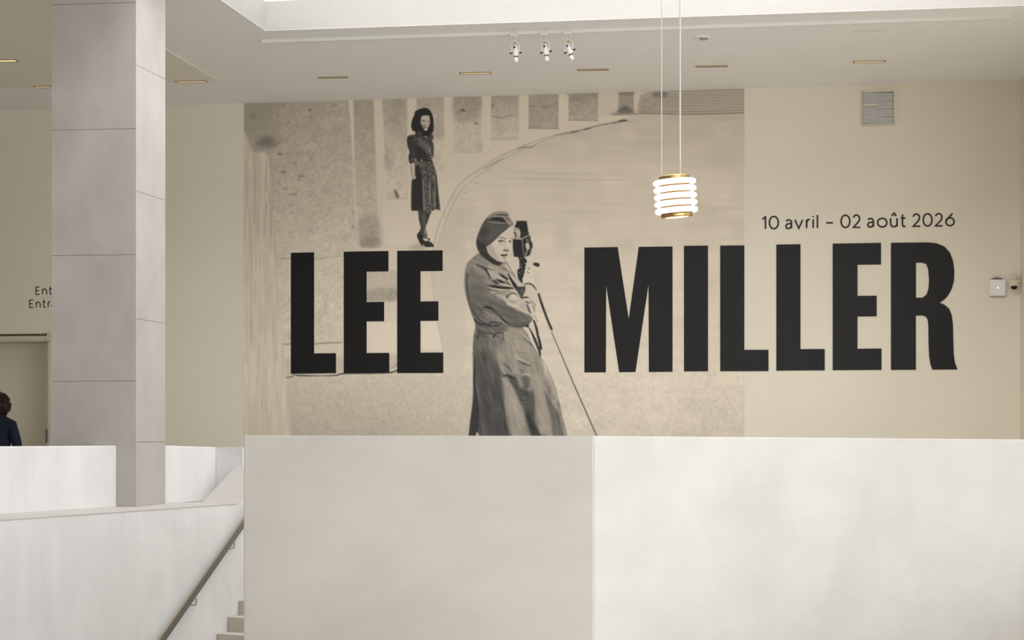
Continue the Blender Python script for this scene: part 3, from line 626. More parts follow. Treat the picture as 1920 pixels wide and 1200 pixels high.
# collar and lapel
cf(B([(290, 60), (420, -40), (560, -10), (760, 150), (900, 210), (1040, 170), (1070, 120), (1270, 440), (1200, 400), (980, 300), (780, 320), (600, 240), (400, 180)]), 128, 1.2, .95)
cf(B([(620, 220), (800, 230), (960, 300), (1130, 380), (1160, 560), (1050, 470), (880, 390), (760, 330)]), 164, 1.5, .8)
cf(B([(960, 180), (1060, 130), (1260, 430), (1290, 480), (1180, 400), (1060, 290)]), 172, .8, .9); cs(B([(1050, 120), (1150, 260), (1280, 460)]), 1.2, 88, .5, .8); cs(B([(990, 200), (1080, 300), (1210, 390)]), 1, 105, .5, .8); cs(B([(940, 150), (1040, 180)]), 1.4, 85, .5, .8)
cf(B([(640, 300), (760, 330), (900, 390), (1010, 480), (1060, 560), (870, 520), (780, 540), (720, 480)]), 168, 1.2, .85)
cs(B([(400, 190), (520, 240), (600, 280)]), [1.4, 2, 2.4], 46, .5, .9); cs(B([(590, 280), (650, 370), (710, 490)]), [3, 2.4, 1.6], 44, .5, .9); cs(B([(600, 280), (700, 290), (780, 330)]), [1.6, 1.2, .6], 95, .5, .7)
# bunched folds
cs(B([(900, 390), (1000, 460), (1100, 520)]), [1, 4, 2.5], 40, .6, .95); cs(B([(860, 520), (950, 570), (1050, 610)]), [1.2, 4, 1.5], 42, .6, .95); cs(B([(740, 540), (820, 580), (900, 625)]), [1, 3.6, 1.5], 58, .8, .9)
cf(B([(1120, 540), (1180, 560), (1200, 640), (1150, 640), (1100, 590)]), 178, .8, .8); cs(B([(1080, 580), (1120, 625), (1160, 640)]), [1, 3, 2], 52, .6, .9)
cf(B([(1130, 400), (1180, 420), (1400, 600), (1470, 680), (1300, 690), (1240, 590)]), 176, .7, .95); cs(B([(1115, 400), (1170, 520), (1260, 650), (1330, 750)]), [1.2, 3.4, 5.5, 4], 34, .5, .97)
cf(B([(900, 620), (1060, 620), (1220, 680), (1200, 710), (1000, 660)]), 172, .8, .85)
cs(B([(660, 665), (780, 685), (950, 715), (1120, 715), (1215, 725)]), [1, 4, 4.4, 3.4, 2], 40, .7, .95); cs(B([(660, 700), (800, 730), (1000, 760), (1200, 760)]), [1.5, 3, 3.4, 2], 168, .8, .85)
cs(B([(650, 740), (800, 785), (900, 805)]), [1, 3, 1], 70, .8, .85)
# forearm sleeve crossing
cf(B([(720, 780), (900, 810), (1050, 820), (1240, 740), (1320, 820), (1370, 920), (1440, 980), (1520, 1080), (1620, 1290), (1600, 1340), (1300, 1160), (1050, 1010), (900, 920)]), 170, 1.5, .9)
cf(B([(800, 830), (1000, 815), (1100, 850), (1080, 940), (960, 890)]), 128, 1.5, .75); cs(B([(1080, 940), (1130, 870), (1230, 835), (1310, 870)]), [3, 3, 3, 2], 70, .8, .85); cs(B([(800, 850), (900, 830), (980, 850)]), 1.6, 92, .8, .7)
cf(B([(1150, 870), (1260, 850), (1340, 920), (1450, 1000), (1400, 1060), (1250, 1000), (1130, 960)]), 182, 1.2, .85)
cf(C_([(700, 0), (1000, 20), (1300, 120), (1540, 220), (1640, 250), (1660, 330), (1600, 440), (1500, 480), (1300, 510), (1150, 480), (1000, 360), (850, 220), (720, 90)]), 104, 2, .88)
cf(C_([(1100, -40), (1300, 40), (1480, 120), (1600, 200), (1640, 250), (1500, 210), (1250, 90), (1080, 10)]), 176, 1.5, .85)
cs(C_([(560, 60), (660, 70), (760, 130), (900, 260), (1050, 400), (1180, 480), (1300, 510), (1480, 500)]), [1.5, 3, 3, 2.6, 2.6, 2.4, 2, 1.6], 42, .7, .92)
cf(C_([(600, 110), (760, 150), (940, 300), (1010, 400), (900, 400), (700, 330), (560, 200)]), 132, 2, .7); cs(C_([(600, 170), (760, 250), (900, 300)]), 2, 150, 1.5, .6)
cs(C_([(320, 120), (420, 300), (520, 400), (620, 430)]), [2, 4, 3, 2], 66, 1.6, .7); cs(C_([(430, 60), (520, 180), (640, 250)]), [1, 2.5, 1], 78, 1.2, .6); cs(C_([(350, 330), (420, 420), (560, 460), (720, 470)]), [3, 4, 3, 3], 50, 1, .8)
cs(C_([(680, 430), (800, 410), (980, 425)]), [2, 2.6, 2], 40, .7, .85); cs(C_([(700, 480), (850, 470), (960, 440)]), [1.5, 2.4, 1], 46, .6, .8)
# belt
cf(C_([(370, 480), (600, 500), (840, 500), (1000, 450), (1100, 460), (1200, 510), (1050, 610), (850, 670), (600, 650), (360, 590)]), 106, .9, .9)
cs(C_([(380, 480), (600, 505), (840, 500), (1010, 450)]), 1.4, 58, .6, .7); cs(C_([(360, 580), (600, 655), (850, 665), (1050, 610), (1180, 530)]), [1, 2.4, 2.4, 1.6, 1], 66, .9, .7)
# skirt of the coat
cf(C_([(1050, 560), (1400, 520), (1600, 760), (1780, 1080), (1850, 1300), (1200, 1250), (1050, 900)]), 148, 3, .85)
cf(C_([(330, 700), (420, 620), (640, 720), (760, 1000), (800, 1200), (320, 1200)]), 96, 4, .75)
cs(C_([(1380, 600), (1520, 760), (1620, 840)]), [2, 3, 1], 168, 1, .7); cs(C_([(1450, 760), (1600, 880), (1740, 1030)]), [1, 3, 1], 96, 1.1, .8); cs(C_([(1280, 1060), (1450, 1100), (1560, 1110)]), [1, 3, 1], 100, 1.2, .7)
cs(C_([(820, 690), (780, 740)]), 2.4, 48, .5, .9); cs(C_([(1000, 640), (1000, 780), (960, 900)]), [2.5, 2, .8], 84, 1, .7); cs(C_([(1030, 620), (1040, 740), (1120, 900)]), [1.5, 2, 1], 160, .9, .6); cs(C_([(440, 640), (430, 760)]), 4, 66, 1.4, .7)
cs(C_([(1200, 760), (1230, 900), (1270, 960)]), [1, 2.2, 1], 112, 1, .6); cs(C_([(700, 880), (740, 1000)]), 3, 142, 2, .6); cs(C_([(480, 700), (640, 860)]), 3, 82, 2, .5)
cf(D([(190, 60), (400, 20), (560, 200), (590, 420), (610, 700), (640, 1000), (700, 1120), (740, 1500), (240, 1500), (240, 900), (220, 500)]), 88, 3.5, .85)
cf(D([(300, 380), (560, 420), (600, 800), (650, 1110), (300, 1110), (270, 700)]), 76, 6, .55, 3)
cf(D([(540, 0), (900, 0), (1085, 70), (1180, 220), (1230, 330), (1000, 420), (800, 300), (560, 230)]), 138, 3, .8)
cf(D([(575, 335), (640, 360), (720, 460), (800, 640), (860, 840), (900, 1100), (940, 1500), (760, 1500), (700, 1100), (640, 950), (612, 700), (595, 480)]), 150, 1.8, .92, 3)
cf(D([(860, 840), (900, 1000), (960, 1110), (700, 1110), (660, 1000), (760, 1040), (850, 980)]), 138, 2, .5)
cf(D([(640, 300), (760, 340), (820, 480), (920, 510), (990, 520), (1010, 700), (1000, 900), (1080, 1060), (1180, 1110), (1240, 1500), (1000, 1500), (950, 1080), (880, 820), (790, 600), (700, 420)]), 80, 2, .88, 3)
cf(D([(900, 760), (960, 900), (1060, 1040), (1150, 1110), (980, 1110), (920, 980)]), 54, 2.5, .7); cf(D([(820, 330), (920, 320), (950, 380), (920, 480), (860, 480)]), 92, 1.5, .7); cf(D([(760, 330), (820, 340), (870, 440), (820, 470)]), 138, 1.5, .6)
cf(D([(980, 300), (1100, 320), (1180, 560), (1230, 760), (1330, 1000), (1380, 1110), (1100, 1110), (1040, 900), (1010, 650)]), 146, 2.2, .85)
cf(D([(1140, 500), (1210, 640), (1300, 780), (1370, 940), (1420, 1110), (1260, 1110), (1220, 900), (1160, 640)]), 98, 2, .8); cf(D([(1230, 640), (1290, 640), (1340, 800), (1290, 760)]), 150, 1.5, .7); cf(D([(1330, 800), (1390, 950), (1430, 1110), (1400, 1110), (1350, 930)]), 146, 1, .7)
cf(D([(1100, 90), (1180, 210), (1260, 420), (1320, 620), (1290, 640), (1200, 420), (1120, 240)]), 166, 2.2, .7)
cs(D([(740, 30), (800, 90), (940, 160)]), [2, 4, 1.5], 172, 1.2, .7); cs(D([(780, 110), (860, 150), (950, 180)]), [2, 5, 2], 88, 1.2, .75); cs(D([(600, 150), (650, 200), (700, 260)]), [3, 4, 2], 82, 1.4, .7); cs(D([(570, 200), (610, 290)]), 4, 160, 1.4, .6)
cs(D([(590, 320), (640, 310), (740, 350)]), [2, 4, 3], 66, 1, .8); cs(D([(860, 300), (900, 290), (950, 320)]), 3, 168, 1, .7); cs(D([(800, 230), (850, 270)]), 2.4, 90, 1, .6)
for q in ([(840, 600), (900, 610)], [(850, 660), (920, 670)], [(850, 710), (930, 730)], [(830, 480), (860, 440), (880, 420)]): cs(D(q), 2, 112, .9, .6)
cf(D([(230, 700), (600, 760), (660, 1110), (250, 1110)]), 80, 7, .45)
cf(B([(150, 900), (330, 960), (420, 1200), (330, 1330), (230, 1150)]), 92, 4, .45)
cs(A([(275, 1065), (330, 1110), (420, 1160)]), [2.5, 1.5, 1], 80, .8, .6); cf(B([(620, 190), (900, 230), (1000, 300), (800, 300)]), 150, 1.5, .5)
cf(C_([(1050, 420), (1300, 440), (1600, 380), (1600, 440), (1480, 490), (1280, 510), (1150, 480)]), 84, 2, .5)
# cloth creases over the whole coat
lowc = np.clip((GY-632)/12, 0, 1)
T += ct*lowc*(5*dnoise(80, 34, 5, 301, 3)+3*dnoise(62, 12, 3.5, 302, 2))
T += ct*(1-lowc)*(6*dnoise(20, 22, 4, 303, 4)+4*dnoise(50, 12, 3, 304, 3))*np.clip((GX-872)/30, .25, 1)
T[:] = T*(1-ct)+ct*(112+(T-120)*1.22)
# slit at the back hem
fill(D([(215, 60), (225, 200), (225, 420), (250, 600), (270, 760), (265, 950), (250, 1100), (262, 1500), (90, 1500), (130, 1112), (160, 850), (190, 600), (190, 300), (205, 100)]), 44, .7, .95, grain=5)
fill(D([(232, 1070), (252, 1065), (262, 1120), (228, 1112)]), 190, .5, .9)
# right sleeve, wrist and hand
fill(B([(1430, 620), (1480, 590), (1580, 590), (1680, 640), (1740, 740), (1780, 900), (1760, 1100), (1740, 1240), (1700, 1330), (1640, 1380), (1590, 1200), (1520, 1080), (1440, 960), (1490, 710)]), 184, .7)
stroke(B([(1470, 665), (1520, 620), (1600, 620), (1680, 670), (1745, 760)]), [1.4, 2.4, 2.6, 2.6, 1.5], 44, .5, .9)
fill(B([(1280, 700), (1400, 690), (1495, 705), (1480, 800), (1420, 930), (1380, 900), (1330, 790)]), 50, .6, .95); fill(B([(1390, 760), (1450, 740), (1430, 860), (1400, 880)]), 108, 1, .7); stroke(B([(1400, 700), (1490, 700)]), 1.2, 45, .4, .9)
stroke(B([(1410, 940), (1500, 925), (1580, 935)]), [2, 3.4, 1], 42, .5, .9); stroke(B([(1500, 1020), (1560, 1045), (1620, 1060)]), [2, 3, 1], 66, .6, .85); stroke(B([(1600, 980), (1680, 1060), (1730, 1120)]), [1, 2, 1], 90, .6, .8)
stroke(B([(1530, 1080), (1560, 1150), (1590, 1240), (1620, 1290)]), [2, 3.6, 3.6, 1.5], 66, .7, .85); stroke(B([(1660, 1100), (1690, 1170), (1700, 1240)]), [1, 2.6, 1.4], 92, .8, .7)
stroke(B([(1700, 1340), (1750, 1430), (1770, 1480)]), 2, 110, 1, .5)
fill(B([(1400, 520), (1430, 420), (1500, 300), (1560, 240), (1620, 260), (1700, 380), (1700, 500), (1700, 620), (1600, 590), (1480, 580)]), 196, .9, .9)
stroke(B([(1575, 255), (1580, 300), (1545, 360), (1580, 380)]), [1, 2, 1.2, 1.4], 60, .4, .85); stroke(B([(1440, 440), (1490, 310), (1550, 240)]), 1.4, 150, .8, .5); stroke(B([(1500, 470), (1560, 450), (1640, 480)]), 1.2, 160, .8, .45); fill(B([(1565, 310), (1590, 310), (1590, 350), (1560, 350)]), 222, .4, .9)
stroke(B([(1680, 400), (1720, 520), (1700, 600)]), 1.2, 168, .8, .5)
# neck shadow, hair and collar interior
fill(A([(430, 900), (620, 860), (640, 930), (660, 1010), (740, 1100), (830, 1170), (940, 1210), (960, 1260), (900, 1290), (780, 1260), (640, 1170), (540, 1090), (470, 1010)]), 40, .8, .95)
# face
fill(A([(1230, 400), (1290, 440), (1250, 560), (1240, 700), (1230, 800), (1180, 850), (1160, 930), (1150, 960), (1100, 1000), (1110, 1050), (1090, 1100), (1080, 1160), (1020, 1200), (900, 1200), (820, 1150), (720, 1080), (660, 1000), (630, 900), (610, 860), (760, 740), (900, 600), (1050, 480), (1150, 410)]), 192, .5)
fc = full_mask(A([(1230, 400), (1290, 440), (1250, 560), (1240, 700), (1230, 800), (1180, 850), (1160, 930), (1150, 960), (1100, 1000), (1110, 1050), (1090, 1100), (1080, 1160), (1020, 1200), (900, 1200), (820, 1150), (720, 1080), (660, 1000), (630, 900), (610, 860), (760, 740), (900, 600), (1050, 480), (1150, 410)]), .4)
def ff(P, t, s=1, a=.7): fill(A(P), t, s, a, clip=fc)
def fs(P, w, t, s=.5, a=.8): stroke(A(P), w, t, s, a, clip=fc)
ff([(620, 870), (720, 830), (800, 900), (820, 1000), (900, 1100), (960, 1180), (820, 1150), (700, 1060)], 154, 2.4, .75)
ff([(1240, 540), (1300, 460), (1380, 560), (1400, 660), (1280, 700)], 150, 1, .6); ff([(860, 860), (960, 880), (960, 1000), (860, 1010)], 182, 2, .5)
fs([(890, 680), (950, 662), (1010, 672), (1065, 700)], [1, 1.8, 1.6, 1], 74, .5, .85); fs([(880, 735), (930, 735), (985, 725), (1035, 755)], [1, 2.4, 2, 1.4], 56, .45, .9)
ff([(905, 748), (950, 735), (975, 750), (950, 765), (915, 764)], 60, .35, .85); ff([(975, 745), (1010, 745), (1000, 765), (975, 765)], 205, .3, .7); fs([(900, 775), (970, 780), (1030, 765)], 1, 120, .6, .6)
fs([(920, 815), (960, 825), (1000, 810)], 1.6, 148, .8, .6); fs([(1175, 685), (1215, 655)], 1.4, 90, .5, .7); ff([(1135, 735), (1160, 725), (1180, 745), (1160, 775), (1135, 765)], 52, .4, .9)
fs([(1105, 700), (1110, 820), (1140, 920)], [1, 2, 1.5], 206, .8, .6); fs([(1040, 770), (1055, 850), (1030, 920)], 2, 168, 1.2, .6)
ff([(1005, 935), (1060, 925), (1130, 945), (1120, 972), (1050, 975), (1010, 960)], 78, .7, .8); fs([(1000, 950), (1010, 965)], 1.5, 90, .6, .6)
ff([(935, 1050), (990, 1038), (1030, 1045), (1090, 1025), (1085, 1065), (1020, 1085), (960, 1078)], 44, .4, .95); ff([(985, 1110), (1040, 1105), (1070, 1100), (1050, 1145), (1000, 1150)], 128, .8, .75)
fs([(960, 1000), (1030, 1015), (1090, 1000)], 1.3, 160, .7, .5)
# hand on the camera
fill(A([(1240, 430), (1320, 420), (1390, 500), (1410, 580), (1400, 660), (1330, 680), (1270, 640), (1240, 560)]), 150, .8, .95)
fill(A([(1290, 500), (1360, 520), (1380, 600), (1350, 650), (1310, 600)]), 186, .8, .8); stroke(A([(1255, 550), (1280, 600), (1270, 670)]), [3, 3, 2.5], 62, .5, .85)
# beret
br_pts = A([(430, 930), (395, 820), (400, 690), (450, 540), (510, 400), (590, 265), (690, 165), (800, 98), (940, 76), (1060, 88), (1110, 130), (1132, 200), (1190, 280), (1226, 350), (1205, 395), (1140, 420), (1060, 490), (960, 565), (870, 655), (780, 745), (700, 815), (615, 870), (560, 960), (500, 960)])
fill(br_pts, 76, .5); bm = full_mask(br_pts, .4)
def bf(P, t, s=1, a=.8): fill(A(P), t, s, a, clip=bm, grain=1.5)
def bs(P, w, t, s=.6, a=.85): stroke(A(P), w, t, s, a, clip=bm)
bf([(640, 230), (760, 110), (940, 76), (1060, 90), (1120, 170), (1000, 190), (820, 190), (700, 240)], 138, 1, .85); bs([(820, 130), (940, 100), (1060, 105)], 2.4, 160, .8, .7)
bs([(840, 152), (960, 145), (1080, 160)], [1.2, 2.6, 2], 46); bs([(780, 195), (900, 185), (1030, 190)], [1.5, 2.4, 1.5], 158, .7, .7)
bs([(690, 262), (800, 238), (920, 250), (1030, 290)], [2, 5.5, 7, 3], 38, .6, .95); bs([(640, 300), (760, 320), (900, 335), (1040, 340)], [1, 2.4, 2.4, 1.5], 150, .7, .8)
bf([(1010, 200), (1120, 190), (1215, 340), (1190, 385), (1130, 380), (1070, 290)], 150, .9, .85); bs([(1050, 215), (1120, 265)], 3, 84, .6, .8); bs([(1010, 210), (1080, 290), (1130, 370)], 1.8, 178, .7, .7)
bf([(540, 380), (760, 380), (1000, 370), (1130, 420), (1000, 520), (760, 640), (600, 560)], 90, 2.5, .6); bf([(520, 440), (640, 420), (700, 560), (560, 640), (470, 620)], 52, 3, .7)
bf([(400, 720), (560, 800), (640, 840), (560, 960), (430, 930)], 42, 2, .85); bf([(640, 560), (800, 560), (800, 680), (660, 740)], 86, 2.5, .5); bs([(1130, 430), (960, 560), (780, 740), (620, 860)], 2.5, 44, .9, .7); bs([(960, 380), (1060, 400)], 2.2, 58, .8, .6)
# camera
fill(A([(1300, 290), (1525, 290), (1545, 400), (1565, 560), (1575, 600), (1490, 640), (1420, 690), (1380, 660), (1400, 580), (1360, 470), (1255, 415), (1285, 360)]), 34, .35, sm=False)
fill(A([(1420, 500), (1560, 540), (1575, 600), (1420, 680), (1380, 640)]), 48, .6, .8); stroke(A([(1300, 292), (1525, 292)]), 1, 60, .4, .7); fill(A([(1330, 440), (1365, 470), (1385, 560), (1350, 560)]), 175, .6, .7)
fill(A([(1215, 690), (1425, 700), (1600, 600), (1625, 760), (1630, 960), (1590, 1060), (1470, 1110), (1440, 1110), (1240, 1090), (1215, 900)]), 32, .35, sm=False)
stroke(A([(1215, 690), (1300, 695), (1420, 705)]), 1.6, 150, .35, .9, sm=False); stroke(A([(1425, 690), (1580, 605)]), 1.8, 176, .35, .9); stroke(A([(1425, 700), (1445, 900), (1470, 1105)]), 1.5, 140, .35, .9, sm=False)
fill(A([(1500, 700), (1560, 640), (1600, 680), (1610, 800), (1600, 950), (1540, 1040), (1500, 1060), (1540, 900)]), 62, .6, .9)
fill(A([(1510, 790), (1560, 780), (1595, 860), (1580, 920), (1530, 930), (1500, 850)]), 186, .5, .95); stroke(A([(1545, 900), (1525, 980), (1500, 1080)]), 1.8, 182, .45, .9); stroke(A([(1510, 700), (1545, 720), (1560, 760)]), 1.6, 140, .4, .8); stroke(A([(1460, 730), (1480, 900)]), 2, 44, .5, .8)
fill(A([(1620, 760), (1650, 770), (1660, 860), (1640, 920), (1615, 900)]), 38, .4, .95); fill(A([(1600, 700), (1612, 720), (1612, 1000), (1600, 1030)]), 60, .4, .7)
# tripod head and grip
fill(A([(1340, 1095), (1470, 1110), (1530, 1200), (1500, 1230), (1370, 1220), (1370, 1160)]), 34, .4)
fill(B([(1350, 20), (1490, 60), (1530, 110), (1500, 220), (1470, 400), (1430, 520), (1440, 600), (1400, 590), (1330, 480), (1320, 310), (1360, 280), (1365, 110)]), 34, .5)
for (x, y, t) in ((1400, 50, 150), (1400, 190, 110), (1400, 250, 165), (1360, 375, 130), (1430, 330, 110), (1500, 160, 170), (1410, 395, 90)): fill(B([(x-26, y), (x, y-16), (x+26, y), (x, y+16)]), t, .5, .75)
fill(B([(1670, 165), (1740, 145), (1810, 170), (1815, 215), (1780, 240), (1690, 205)]), 34, .5, .97); stroke(B([(1520, 140), (1600, 150), (1670, 175)]), 1, 168, .6, .4)
fill(C_([(1480, 480), (1580, 470), (1560, 520), (1500, 510)]), 34, .5)
stroke(C_([(1690, 370), (1740, 520), (1780, 700), (1830, 900), (1850, 1000)]), [3, 4.4, 4.6, 5, 4.6], 38, .45, .95); stroke(C_([(1570, 520), (1640, 640), (1720, 820), (1810, 1040), (1835, 1180)]), [1.2, 3, 5, 5, 1.8], 38, .45, .95)
for (x, y) in ((1750, 470), (1800, 690), (1790, 920), (1765, 830)): fill(C_([(x-12, y), (x, y-26), (x+12, y), (x, y+26)]), 170, .4, .8)
# print grain
T = blur(T, 0.9)
T += 1.6*vnoise(T.shape, 1.7, 91)+1.2*vnoise(T.shape, 3.3, 92)
T = np.clip(T, 26, 225)
# ================================================================ MURAL
zt = [None]
cols = np.arange(457.6, 1395.61, 1.0); nC = len(cols)
zs_top = CEIL-.004; zs_bot = wz(960, 898)
# rows of constant height; spacing one pixel at the wall's middle
zmid = on_wall(960, 500).y
nR = int((zs_top-zs_bot)*FPX/zmid)
zr = np.linspace(zs_top, zs_bot, nR)
OFF = .003
P0w = W0+N*OFF; cst = P0w.dot(N)
dx = (cols-CX)/FPX; kk = cst/(dx*N.x+N.y)                    # depth per column
Xc = dx*kk; Yc = kk
V = np.empty((nR, nC, 3), np.float32); V[..., 0] = Xc[None]; V[..., 1] = Yc[None]; V[..., 2] = zr[:, None]
PY = HY-(zr[:, None]-EYE)*FPX/Yc[None]; PX = np.broadcast_to(cols[None], PY.shape)
fx = np.clip((PX-MX0)*MS-.5, 0, MW-2); fy = np.clip((PY-MY0)*MS-.5, 0, MH-2)
xi = fx.astype(int); yi = fy.astype(int); ax_ = fx-xi; ay_ = fy-yi
G_ = (T[yi, xi]*(1-ax_)+T[yi, xi+1]*ax_)*(1-ay_)+(T[yi+1, xi]*(1-ax_)+T[yi+1, xi+1]*ax_)*ay_
def ramp(g):
    k = np.clip((g-30)/110, 0, 1)
    r = g*(1.0+.044*k); gg = g*(1.0-.014*k); b = g*(.985-.085*k)
    c = np.clip(np.stack([r, gg, b], -1)*PRINT_GAIN, 0, 250)/255.0
    return np.where(c <= .04045, c/12.92, ((c+.055)/1.055)**2.4)
PRINT_GAIN = 1.16
CL = np.ones((nR, nC, 4), np.float32); CL[..., :3] = ramp(G_)
me = bpy.data.meshes.new('mural_print'); nv = nR*nC
me.vertices.add(nv); me.vertices.foreach_set('co', V.reshape(-1))
ii = np.arange((nR-1)*nC).reshape(nR-1, nC)[:, :-1].reshape(-1)
quads = np.stack([ii, ii+nC, ii+nC+1, ii+1], -1).astype(np.int32); nf = len(quads)
me.loops.add(nf*4); me.loops.foreach_set('vertex_index', quads.reshape(-1))
me.polygons.add(nf); me.polygons.foreach_set('loop_start', np.arange(0, nf*4, 4, dtype=np.int32))
me.update(calc_edges=True)
at = me.color_attributes.new('print', 'FLOAT_COLOR', 'POINT'); at.data.foreach_set('color', CL.reshape(-1))
mp_ = bpy.data.materials.new('sepia photographic print'); mp_.use_nodes = True; nt = mp_.node_tree; bs_ = nt.nodes['Principled BSDF']; bs_.inputs['Roughness'].default_value = .75
an = nt.nodes.new('ShaderNodeAttribute'); an.attribute_name = 'print'; nt.links.new(an.outputs['Color'], bs_.inputs['Base Color'])
mural = link('wall_mural', me, mp_)
tag(mural, 'huge sepia photographic mural of two women by a curved colonnade, on the back wall', 'mural')

# ================================================================ LETTERING
def flat_poly(name, outer, holes, off, thick, m, parent):
    bm = new(); es = []
    for loop in [outer]+holes:
        vs = [bm.verts.new(on_wall(x, y, off)) for x, y in loop]
        for i in range(len(vs)): es.append(bm.edges.new([vs[i], vs[(i+1) % len(vs)]]))
    bmesh.ops.triangle_fill(bm, use_beauty=True, use_dissolve=False, edges=es, normal=N)
    r = bmesh.ops.extrude_face_region(bm, geom=list(bm.faces)); bmesh.ops.translate(bm, verts=[e for e in r['geom'] if isinstance(e, bmesh.types.BMVert)], vec=N*thick)
    return inroom(name, bm, m, parent)
Lz = Z(1080, 440, 4.2865); Rz = Z(1430, 440, 4.2868)
letters = [
    [(545.6, 474), (589, 473.2), (589, 662.6), (630, 662.3), (630, 699.6), (545.6, 701)],
    [(644.8, 472), (728.4, 470.6), (728.4, 508.8), (687.5, 509.4), (687.5, 566.4), (720.3, 566.1), (720.3, 602.4), (687.5, 602.7), (687.5, 661.9), (730, 661.7), (730, 699.2), (644.8, 699.8)],
    [(744.9, 470.4), (830, 469.4), (830, 508), (788.5, 508.6), (788.5, 565.2), (822, 564.9), (822, 601.4), (788.5, 601.8), (788.5, 661.3), (831.2, 661), (831.2, 699.3), (744.9, 699.6)],
    Lz([(68, 104), (335, 100), (424, 678), (505, 98), (776, 95), (776, 1102), (586, 1104), (583, 400), (478, 1104), (347, 1105), (243, 408), (240, 1106), (68, 1107)]),
    Lz([(868, 90), (1061, 88), (1061, 1098), (868, 1099)]),
    Lz([(1159, 88), (1353, 86), (1353, 926), (1547, 925), (1547, 1096), (1159, 1098)]),
    Rz([(110, 80), (304, 77), (304, 920), (499, 919), (499, 1090), (110, 1093)]),
    Rz([(563, 72), (951, 66), (951, 240), (762, 242), (762, 492), (916, 491), (916, 656), (762, 658), (762, 917), (955, 915), (955, 1087), (563, 1089)])]
title = empty('title_lettering', on_wall(1170, 700, 0), 'giant black capital letters spelling the exhibition title across mural and wall', 'lettering')
for P in letters: flat_poly('letter', P, [], .004, .005, M['black'], title)
Ro = [(1031, 66), (1330, 62), (1400, 70), (1460, 96), (1505, 145), (1530, 210), (1540, 290), (1537, 370), (1520, 435), (1490, 490), (1455, 526), (1422, 547), (1460, 562), (1500, 598), (1520, 650), (1529, 720), (1532, 850), (1535, 960), (1545, 1030), (1566, 1083), (1365, 1085), (1350, 1050), (1338, 980), (1333, 870), (1331, 720), (1325, 680), (1305, 655), (1280, 650), (1231, 650), (1231, 1086), (1031, 1087)]
Rh = [(1232, 225), (1285, 225), (1315, 238), (1330, 280), (1337, 360), (1333, 430), (1318, 480), (1285, 507), (1232, 507)]
flat_poly('letter', Rz(Ro), [Rz(Rh)], .004, .005, M['black'], title)

def arc(cx, cy, rx, ry, a0, a1, n=14): return [(cx+rx*math.cos(math.radians(a0+(a1-a0)*i/n)), cy+ry*math.sin(math.radians(a0+(a1-a0)*i/n))) for i in range(n+1)]
XH = .70
def sup(x): return x
GL = {  # strokes in a 0..1 wide box, cap height 1 (y up)
    '0': [arc(.5, .5, .5, .5, 90, 450, 30)],
    '1': [[(.0, .83), (.25, .86), (.85, 1.0)][0:0] or [(.05, .78), (.85, .98)], [(.9, 1.04), (.9, 0)]],
    '2': [arc(.47, .70, .43, .30, 165, -20, 12)+[(.72, .42), (.05, .0), (.05, 0), (1.0, 0)]],
    '6': [arc(.5, .32, .47, .32, 0, 360, 26), [(.78, 1.0), (.5, .78), (.22, .56), (.05, .38)]],
    'a': [arc(.45, .50, .40, .20, 155, 0, 8)+[(.85, .5), (.85, 0)], [(.85, .40), (.5, .39), (.22, .35), (.06, .24), (.07, .1), (.22, .01), (.45, -.01), (.7, .07), (.85, .22)]],
    'o': [arc(.5, .345, .5, .355, 90, 450, 26)],
    'v': [[(.02, XH), (.5, .0), (.98, XH)]],
    'r': [[(.12, 0), (.12, XH)], [(.12, .40), (.25, .60), (.55, .70), (1.0, .68)]],
    'i': [[(.5, 0), (.5, XH)], [(.5, .88), (.5, .98)]],
    'l': [[(.5, 0), (.5, 1.06)]],
    '-': [[(0, .40), (1, .40)]],
    'u': [[(.03, XH), (.03, .28)]+arc(.48, .26, .45, .27, 180, 360, 10)+[(.93, XH)], [(.93, .3), (.93, 0)], [(.18, .86), (.5, 1.10), (.82, .86)]],
    't': [[(.38, .98), (.38, .18), (.50, .02), (.72, -.01), (.98, .03)], [(0, .68), (.98, .68)]],
    'E': [[(.95, .97), (.06, .97), (.06, .03), (.95, .03)], [(.06, .52), (.85, .52)]],
    'n': [[(.06, 0), (.06, XH)], [(.06, .42), (.18, .6), (.45, .70), (.72, .66), (.92, .45), (.92, 0)]],
    'é': [arc(.5, .35, .46, .35, 0, 320, 20), [(.04, .37), (.96, .37)], [(.4, .85), (.7, 1.05)]],
    'e': [arc(.5, .35, .46, .35, 0, 320, 20), [(.04, .37), (.96, .37)]],
    'c': [arc(.5, .35, .46, .35, 40, 320, 18)],
}
def ribbon(bm, pts, w, f):
    """pts in pixel space; ribbon of width w pixels"""
    P = [Vector(p) for p in pts]; n = len(P); L = []; R = []
    for i in range(n):
        a = (P[i]-P[i-1]).normalized() if i else None; b = (P[i+1]-P[i]).normalized() if i < n-1 else None
        if a is None: a = b
        if b is None: b = a
        t = (a+b)
        t = t.normalized() if t.length > 1e-4 else a
        nn = Vector((-t.y, t.x)); k = 1/max(.45, nn.dot(Vector((-a.y, a.x))))
        L.append(P[i]+nn*w/2*k); R.append(P[i]-nn*w/2*k)
    lv = [bm.verts.new(f(p)) for p in L]; rv = [bm.verts.new(f(p)) for p in R]
    for i in range(n-1): bm.faces.new([lv[i], lv[i+1], rv[i+1], rv[i]])
def glyph(ch, x0, x1, yb, cap, w, off, m, parent, name='character'):
    bm = new()
    for s in GL[ch]:
        pts = [(x0+w/2+(x1-x0-w)*a, yb-w/2-(cap-w)*b) for a, b in s]
        q = [pts[0]]
        for p in pts[1:]:
            if (Vector(p)-Vector(q[-1])).length > .15: q.append(p)
        ribbon(bm, q, w, lambda p: on_wall(p.x, p.y, off))
    return inroom(name, bm, m, parent)
